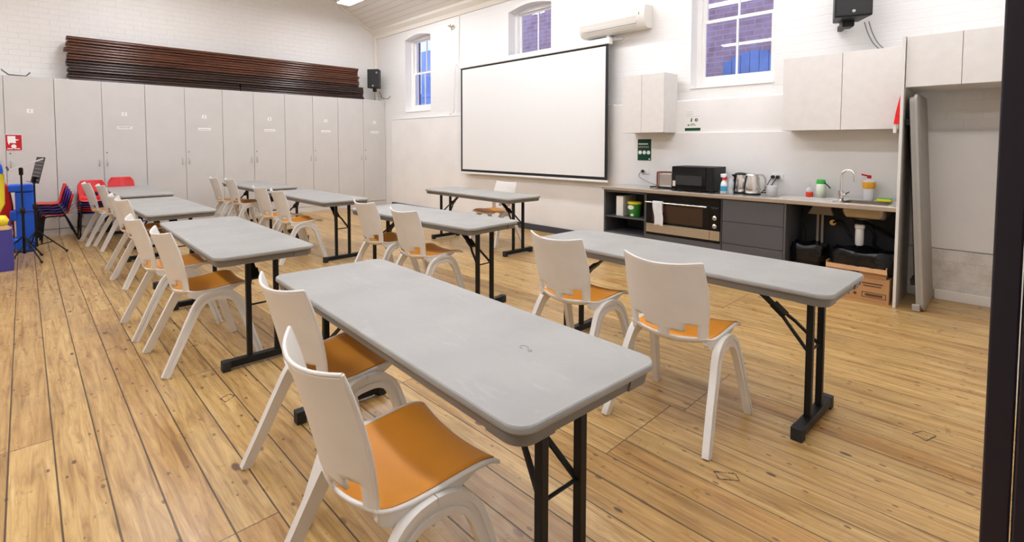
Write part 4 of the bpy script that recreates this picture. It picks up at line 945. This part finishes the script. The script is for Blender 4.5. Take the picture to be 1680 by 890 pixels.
# shelf things
SZ = .493
r = empty('storage_box', (-3.56, 5.66, SZ), 'tall cream box standing on the open kitchen shelf', 'box'); MB().box(-.0, .10, -.12, .2, 0, .255).build('carton', 'cab', r, bevel=.002)
MB().box(.004, .096, -.1206, -.12, .01, .24).build('front_flap', 'paper', r)
r = empty('snack_tub', (-3.33, 5.60, SZ), 'green snack tub with yellow lid on the open kitchen shelf', 'tub')
MB().lathe([(.070, 0), (.072, .004), (.084, .17)]).build('tub', plain('tub_green', (.03, .22, .03), .4), r, smooth=40)
MB().lathe([(.086, .165), (.088, .17), (.088, .188), (.08, .192), (0, .192)]).build('lid', 'yellow', r, smooth=40)
MB().disc((-.005, -.079, .125), .028, 'y', .006, sx=1.5).build('label_patch', 'paper', r); MB().disc((.01, -.074, .03), .016, 'y', .004, sx=1.4).build('label_patch', 'paper', r)
o = MB().box(-3.42, -3.22, 5.78, 5.86, SZ, SZ + .27).build('dark_case', 'blackrub', None, bevel=.006); tag(o, 'dark upright case behind the green snack tub on the shelf', 'case')

# ------------------------------------------------------------------ signs
r = empty('green_sign', (-3.455, YK - .025, 1.335), 'dark green notice with three white circles above the power point', 'sign')
MB().box(-.098, .098, -.003, 0, -.142, .142).build('panel', 'signgreen', r)
for x in (-.062, 0, .062): MB().disc((x, -.003, -.035), .026, 'y', .001).build('circle', 'paper', r)
MB().disc((.075, -.003, -.122), .011, 'y', .001).build('circle', 'paper', r)
k = MB(); random.seed(3); xx = -.085
while xx < .045: wd = random.uniform(.008, .014); k.box(xx, xx + wd, -.0042, -.003, .068 + random.uniform(0, .003), .086); xx += wd + .003
k.build('heading', 'paper', r)
k = MB()
for q in range(2):
    xx = -.085
    while xx < .05: wd = random.uniform(.008, .018); k.box(xx, xx + wd, -.0042, -.003, .042 - q * .014, .048 - q * .014); xx += wd + .004
k.build('print', 'faint', r)
r = empty('white_poster', (-2.81, YK - .002, 1.71), 'white notice with green footer beside the small wall cabinet', 'poster')
MB().box(-.105, .105, -.003, 0, -.14, .14).build('sheet', 'paper', r)
MB().box(-.10, .098, -.004, -.003, -.133, -.098).build('footer_band', 'signgreen', r)
MB().prism([(-.03, -.02), (-.012, -.02), (-.006, .02), (-.016, .028)], 'y', -.004, -.003).build('icon', 'ink', r)
n = 20; k = MB(); k.add([(.045 + .02 * math.cos(2 * PI * i / n), -.004, 0 + .02 * math.sin(2 * PI * i / n)) for i in range(n)] + [(.045 + .008 * math.cos(2 * PI * i / n), -.004, .008 * math.sin(2 * PI * i / n)) for i in range(n)], [(i, (i + 1) % n, n + (i + 1) % n, n + i) for i in range(n)])
k.build('icon', 'ink', r); MB().disc((-.055, -.003, -.062), .01, 'y', .001).build('icon', 'ink', r)
MB().prism([(-.05, -.07), (-.01, -.035), (.025, -.045), (.045, -.07)], 'y', -.0038, -.003).build('drawing', plain('sage', (.45, .55, .38), .8), r)
k = MB(); random.seed(9)
for q, zz in enumerate((.10, .075, .062, .04)):
    xx = -.085
    while xx < (.0 if q != 3 else .07): wd = random.uniform(.01, .02); k.box(xx, xx + wd, -.004, -.003, zz, zz + .005); xx += wd + .004
k.build('print', 'faint', r)

# red glove hanging on the panel side
r = empty('oven_glove', (-.745, 5.60, 1.57), 'red cloth glove hanging with clips on the end panel beside the sink', 'glove')
k = MB(); k.sweep(interp([(.022, 0, .33), (.010, 0, .24), (-.004, 0, .12), (-.010, 0, .02)], 5), [(-.02, -.045), (.014, -.05), (.018, 0), (.014, .05), (-.02, .045), (-.028, 0)], (1, 0, 0), [(.25 + .75 * i / 15, .3 + .7 * i / 15) for i in range(16)])
k.build('glove_body', 'redfab', r, smooth=60)
MB().box(-.035, -.012, -.03, .01, -.06, .02).build('clip', 'white', r, bevel=.004); MB().tube([(.005, 0, .02), (.003, 0, -.05), (.010, 0, -.085)], .008, 8).build('hook', 'brass', r)
MB().box(.003, .02, -.01, .015, -.095, -.01).build('clip', 'black', r, bevel=.003)

# ------------------------------------------------------------------ folded table on end in the alcove
r = empty('upended_table', (-.60, 5.74, 0), 'folded grey trestle table standing on end in the empty alcove', 'table')
tilt = Matrix.Rotation(-.055, 4, 'Y')
k = MB(); loft(k, [(rounded(.915, .305, .06), 0), (rounded(.915, .305, .06), .018), (rounded(.905, .295, .055), .024)])
up90 = tilt @ Matrix.Translation((.068, 0, .917)) @ Matrix.Rotation(PI / 2, 4, 'Y') 
k.xf(up90).build('tabletop', 'folded', r, smooth=40)
k = MB(); loft(k, [(rounded(.895, .285, .05), -.032), (rounded(.900, .290, .05), .001)]); k.xf(up90).build('rim', 'folded', r, smooth=40)
k = MB()
for y in (-.08, .08): k.box(-.72, .72, y - .014, y + .014, -.062, -.034)
k.box(.66, .71, -.25, .25, -.07, -.034); k.box(-.71, -.66, -.25, .25, -.07, -.034)
k.xf(up90).build('folded_leg', 'black', r)
k = MB().box(.86, .917, -.315, -.28, -.055, -.002); k.xf(up90).build('corner_cap', 'folded', r, bevel=.006)

# ------------------------------------------------------------------ children's chairs
def make_kid(mat):
    r = empty('child_chair', (0, 0, 0), '', 'chair', "stacked children's chairs")
    prof = [(-.20, .665), (-.185, .60), (-.165, .52), (-.150, .45), (-.135, .41), (-.10, .385), (-.04, .378), (.04, .380), (.11, .385), (.155, .378), (.17, .36)]
    hw = [.125, .165, .172, .165, .160, .162, .168, .172, .172, .168, .158]
    P = interp([(p[0], p[1], 0) for p in prof], 3); HW = interp([(h_, 0, 0) for h_ in hw], 3)
    us = [-1, -.9, -.7, -.42, -.2, 0, .2, .42, .7, .9, 1]; vv = []; ff = []
    for i, p in enumerate(P):
        cv_ = .03 if i < 15 else .012
        for u in us:
            b_ = cv_ * u * u
            vv.append((u * HW[i].x, p.x + (b_ if i < 15 else 0), p.y + (0 if i < 15 else b_)))
    nn = len(us)
    for i in range(len(P) - 1):
        for j in range(nn - 1):
            zc = (P[i].y + P[i + 1].y) / 2
            if i < 13 and .425 < zc < .475 and abs(us[j] + us[j + 1]) / 2 < .42: continue
            ff.append((i * nn + j, i * nn + j + 1, (i + 1) * nn + j + 1, (i + 1) * nn + j))
    MB().add(vv, ff).build('shell', mat, r, smooth=60, solid=(.010, 0))
    for s_ in (-1, 1):
        MB().tube(interp([(s_ * .175, .175, 0), (s_ * .160, .155, .18), (s_ * .150, .135, .335), (s_ * .148, .10, .366), (s_ * .146, .03, .366)], 3), .010, 8).build('leg', 'black', r, smooth=60)
        MB().tube(interp([(s_ * .175, -.235, 0), (s_ * .162, -.165, .20), (s_ * .150, -.10, .345), (s_ * .148, -.06, .366), (s_ * .146, .03, .366)], 3), .010, 8).build('leg', 'black', r, smooth=60)
    MB().tube([(-.15, -.09, .358), (.15, -.09, .358)], .008, 8).build('cross_bar', 'black', r)
    return r
protos = {}
cols = {'red': 'red', 'purple': 'purple', 'blue': 'blueseat'}
ordn = ['lowest', 'second from the floor', 'third from the floor', 'fourth from the floor', 'fifth from the floor', 'topmost']
def kid_stack(x, y, rz, seq, where, dz=.040, dy=.018):
    f = Vector((-math.sin(rz), math.cos(rz), 0))
    n_ = len(seq)
    for i, c in enumerate(seq):
        loc = (x + f.x * dy * (i - n_ / 2), y + f.y * dy * (i - n_ / 2), dz * i)
        o_ = 'topmost' if i == n_ - 1 else ordn[i]
        lb = "%s child chair, %s in the stack %s" % (c, o_, where)
        if c not in protos:
            p = make_kid(cols[c]); protos[c] = p; p.location = loc; p.rotation_euler.z = rz; p['label'] = lb
        else: dup(protos[c], loc, rz, lb)
kid_stack(-9.66, .275, PI, ['red', 'blue', 'purple', 'purple', 'red'], 'seen side on by the cupboards')
kid_stack(-9.66, .745, -PI / 2, ['blue', 'red', 'red', 'purple', 'blue', 'red'], 'facing the room by the tables', .038)
kid_stack(-9.70, 1.115, -PI / 2, ['purple', 'blue', 'red', 'purple', 'blue', 'red'], 'behind the far left table', .044)

# ------------------------------------------------------------------ music stands
def music_stand(x, y, h, ang, label, deskrot, dark):
    r = empty('music_stand', (x, y, 0), label, 'music stand', 'music stands by the toy corner', ang)
    MB().tube([(0, 0, .10), (0, 0, .62)], .014, 10).build('lower_pole', 'black', r, smooth=60)
    MB().tube([(0, 0, .60), (0, 0, h)], .009, 10).build('upper_pole', 'black', r, smooth=60)
    MB().lathe([(.022, .58), (.025, .60), (.025, .64), (.018, .65)]).build('collar', 'black', r, smooth=40)
    MB().lathe([(.016, h - .09), (.02, h - .08), (.02, h - .01), (.010, h)]).build('desk_joint', 'black', r, smooth=40)
    for q in range(3):
        a = q * 2 * PI / 3
        k = MB().tube([(0.015 * math.cos(a), .015 * math.sin(a), .30), (.30 * math.cos(a), .30 * math.sin(a), .018)], .008, 8)
        k.tube([(0.015 * math.cos(a), .015 * math.sin(a), .12), (.16 * math.cos(a), .16 * math.sin(a), .155)], .006, 8)
        lg = k.build('leg', 'black', r, smooth=60)
        MB().tube([(.285 * math.cos(a), .285 * math.sin(a), .03), (.305 * math.cos(a), .305 * math.sin(a), .014)], .014, 8).build('rubber_foot', 'blackrub', lg)
    D = Matrix.Translation((0, 0, h)) @ deskrot
    k = MB().box(-.24, .24, -.165, .165, 0, .004)
    if dark:
        d = k.xf(D).build('desk', 'black', r); k = MB()
        for i in range(6): k.box(-.20, .20, -.135 + i * .047, -.122 + i * .047, .004, .0055)
        k.xf(D).build('slot', 'bootgrey', d)
    else: d = k.xf(D).build('desk', plain('grey_enamel', (.42, .41, .39), .35), r)
    MB().box(-.24, .24, -.170, -.165, 0, .05).xf(D).build('lip', 'black', r)
    return r
# local +Y of a desk = upper edge
music_stand(-8.14, -.03, 1.13, .5, 'black tripod music stand with grey desk tilted flat, nearer the toy box', Matrix.Translation((0, 0, .035)) @ Matrix.Rotation(-.5, 4, 'Z') @ Matrix.Translation((0, .05, 0)) @ Matrix.Rotation(.40, 4, 'X'), False)
music_stand(-8.58, .085, 1.00, 1.3, 'black tripod music stand with slotted desk upright, behind the other stand', Matrix.Translation((.03, .05, .08)) @ Matrix.Rotation(-1.3 + .15, 4, 'Z') @ Matrix.Rotation(1.35, 4, 'X'), True)

# ------------------------------------------------------------------ toy corner
r = empty('toy_kitchen', (-8.95, -.04, 0), 'tall blue plastic play unit beside the music stands', 'toy unit')
MB().box(-.12, .12, -.06, .125, 0, .79).build('body', 'blue', r, bevel=.02, seg=3)
MB().box(-.14, .14, -.12, .13, .79, .885).build('top_box', 'blue', r, bevel=.02, seg=3)
MB().box(-.13, .135, -.115, -.05, .42, .55).build('side_bin', 'blue', r, bevel=.02, seg=3)
MB().box(-.13, .135, -.115, -.04, .05, .19).build('side_bin', 'blue', r, bevel=.02, seg=3)
MB().box(-.125, .128, -.064, .128, .525, .545).build('shelf_band', 'blueseat', r, bevel=.004)
r = empty('play_car', (-9.05, -.32, 0), 'red plastic play seat with dark opening behind the toy box', 'toy')
k = MB().prism([(-.22, 0), (.20, 0), (.20, .60), (.17, .86), (.06, .97), (-.22, 1.02), (-.22, .90), (.02, .84), (.06, .70), (.06, .55), (-.22, .52)], 'x', -.10, .10)
k.build('body', 'red', r, bevel=.02, seg=3)
MB().box(-.09, .06, -.22, .07, .5, .92).build('back_board', 'black', r)
r = empty('toy_box', (-7.88, -.40, 0), 'open blue-purple toy box at the left edge of the room', 'toy box')
k = MB(); k.box(-.22, .22, -.28, -.26, 0, .46); k.box(-.22, .22, .26, .28, 0, .46); k.box(-.22, -.20, -.26, .26, 0, .52); k.box(.20, .22, -.26, .26, 0, .46); k.box(-.2, .2, -.26, .26, .0, .02)
k.build('box', 'boxblue', r, bevel=.003)
def toy(name, loc, mat, mat2, lb, s=1.0):
    r = empty(name, loc, lb, 'toy', 'toys in the toy box')
    MB().lathe([(0, 0), (.05 * s, .01), (.075 * s, .06 * s), (.065 * s, .12 * s), (.03 * s, .15 * s), (0, .155 * s)]).build('body', mat, r, smooth=60)
    MB().lathe([(0, .13 * s), (.04 * s, .15 * s), (.05 * s, .19 * s), (.03 * s, .23 * s), (0, .235 * s)]).build('head', mat2, r, smooth=60)
tan = plain('tan_toy', (.55, .33, .10), .6); M['tan'] = tan
MB_fill = MB().box(-.19, .19, -.25, .25, .02, .30)
f_ = MB_fill.build('toy_pile', plain('mixed_soft_toys', (.30, .24, .15), .9, noise=.6, nscale=25), r)
toy('soft_toy', (-7.80, -.205, .32), 'tan', 'yellow', 'tan and yellow soft toy on top of the toy box, nearest the room', 1.25)
toy('soft_toy', (-7.95, -.31, .32), 'palegreen', 'white', 'pale green soft toy at the frame edge in the toy box', 1.4)
r = empty('toy_slide', (-8.25, -.395, 0), 'yellow and blue plastic toy post at the far left edge', 'toy')
MB().prism([(-.15, 0), (.13, 0), (.13, .50), (.215, .70), (.22, 1.05), (.12, 1.12), (-.15, 1.12)], 'x', -.06, .06).build('post', 'yellow', r, bevel=.02, seg=3)
MB().prism([(-.15, 1.07), (.215, 1.06), (.20, 1.17), (.12, 1.22), (-.15, 1.22)], 'x', -.075, .075).build('cap', 'blue', r, bevel=.02, seg=3)

# ------------------------------------------------------------------ small inlaid repair patches in the floorboards
for n, q in enumerate([[(-.862, 2.122), (-.792, 2.174), (-.762, 2.140), (-.826, 2.090)], [(-3.000, .750), (-3.022, .802), (-2.981, .816), (-2.938, .760)], [(-.316, 3.114), (-.284, 3.178), (-.234, 3.168), (-.262, 3.080)]]):
    k = MB(); random.seed(40 + n)
    for a, b_ in zip(q, q[1:] + q[:1]):
        A, B = Vector((*a, 0)), Vector((*b_, 0)); t = (B - A).normalized(); nn = Vector((-t.y, t.x, 0))
        L_ = (B - A).length; d = 0
        while d < L_ - .004:
            st = min(random.uniform(.008, .02), L_ - d); wv = random.uniform(.0015, .0042)
            P0 = A + t * d; P1 = A + t * (d + st)
            k.add([P0 - nn * wv + Vector((0, 0, .0004)), P1 - nn * wv + Vector((0, 0, .0004)), P1 + nn * wv + Vector((0, 0, .0004)), P0 + nn * wv + Vector((0, 0, .0004)),
                   P0 - nn * wv + Vector((0, 0, .0009)), P1 - nn * wv + Vector((0, 0, .0009)), P1 + nn * wv + Vector((0, 0, .0009)), P0 + nn * wv + Vector((0, 0, .0009))],
                  [(0, 3, 2, 1), (4, 5, 6, 7), (0, 1, 5, 4), (1, 2, 6, 5), (2, 3, 7, 6), (3, 0, 4, 7)])
            d += st + random.uniform(0, .004)
    k.build('trim_%d' % (5 + n), 'mark', kind=S)
# faint scratched ring on the nearest table top
k = MB(); inv = (Matrix.Translation(tb.location) @ Matrix.Rotation(tb.rotation_euler.z, 4, 'Z')).inverted()
k.tube([inv @ Vector((-1.105 + .016 * math.cos(a * .5), 1.183 + .012 * math.sin(a * .5), .7403)) for a in range(11)], .0012, 4)
k.tube([inv @ Vector(p) for p in ((-1.083, 1.176, .7403), (-1.072, 1.185, .7403), (-1.066, 1.178, .7403), (-1.074, 1.168, .7403))], .0010, 4)
k.build('scratch_mark', 'faintgrey', tb)
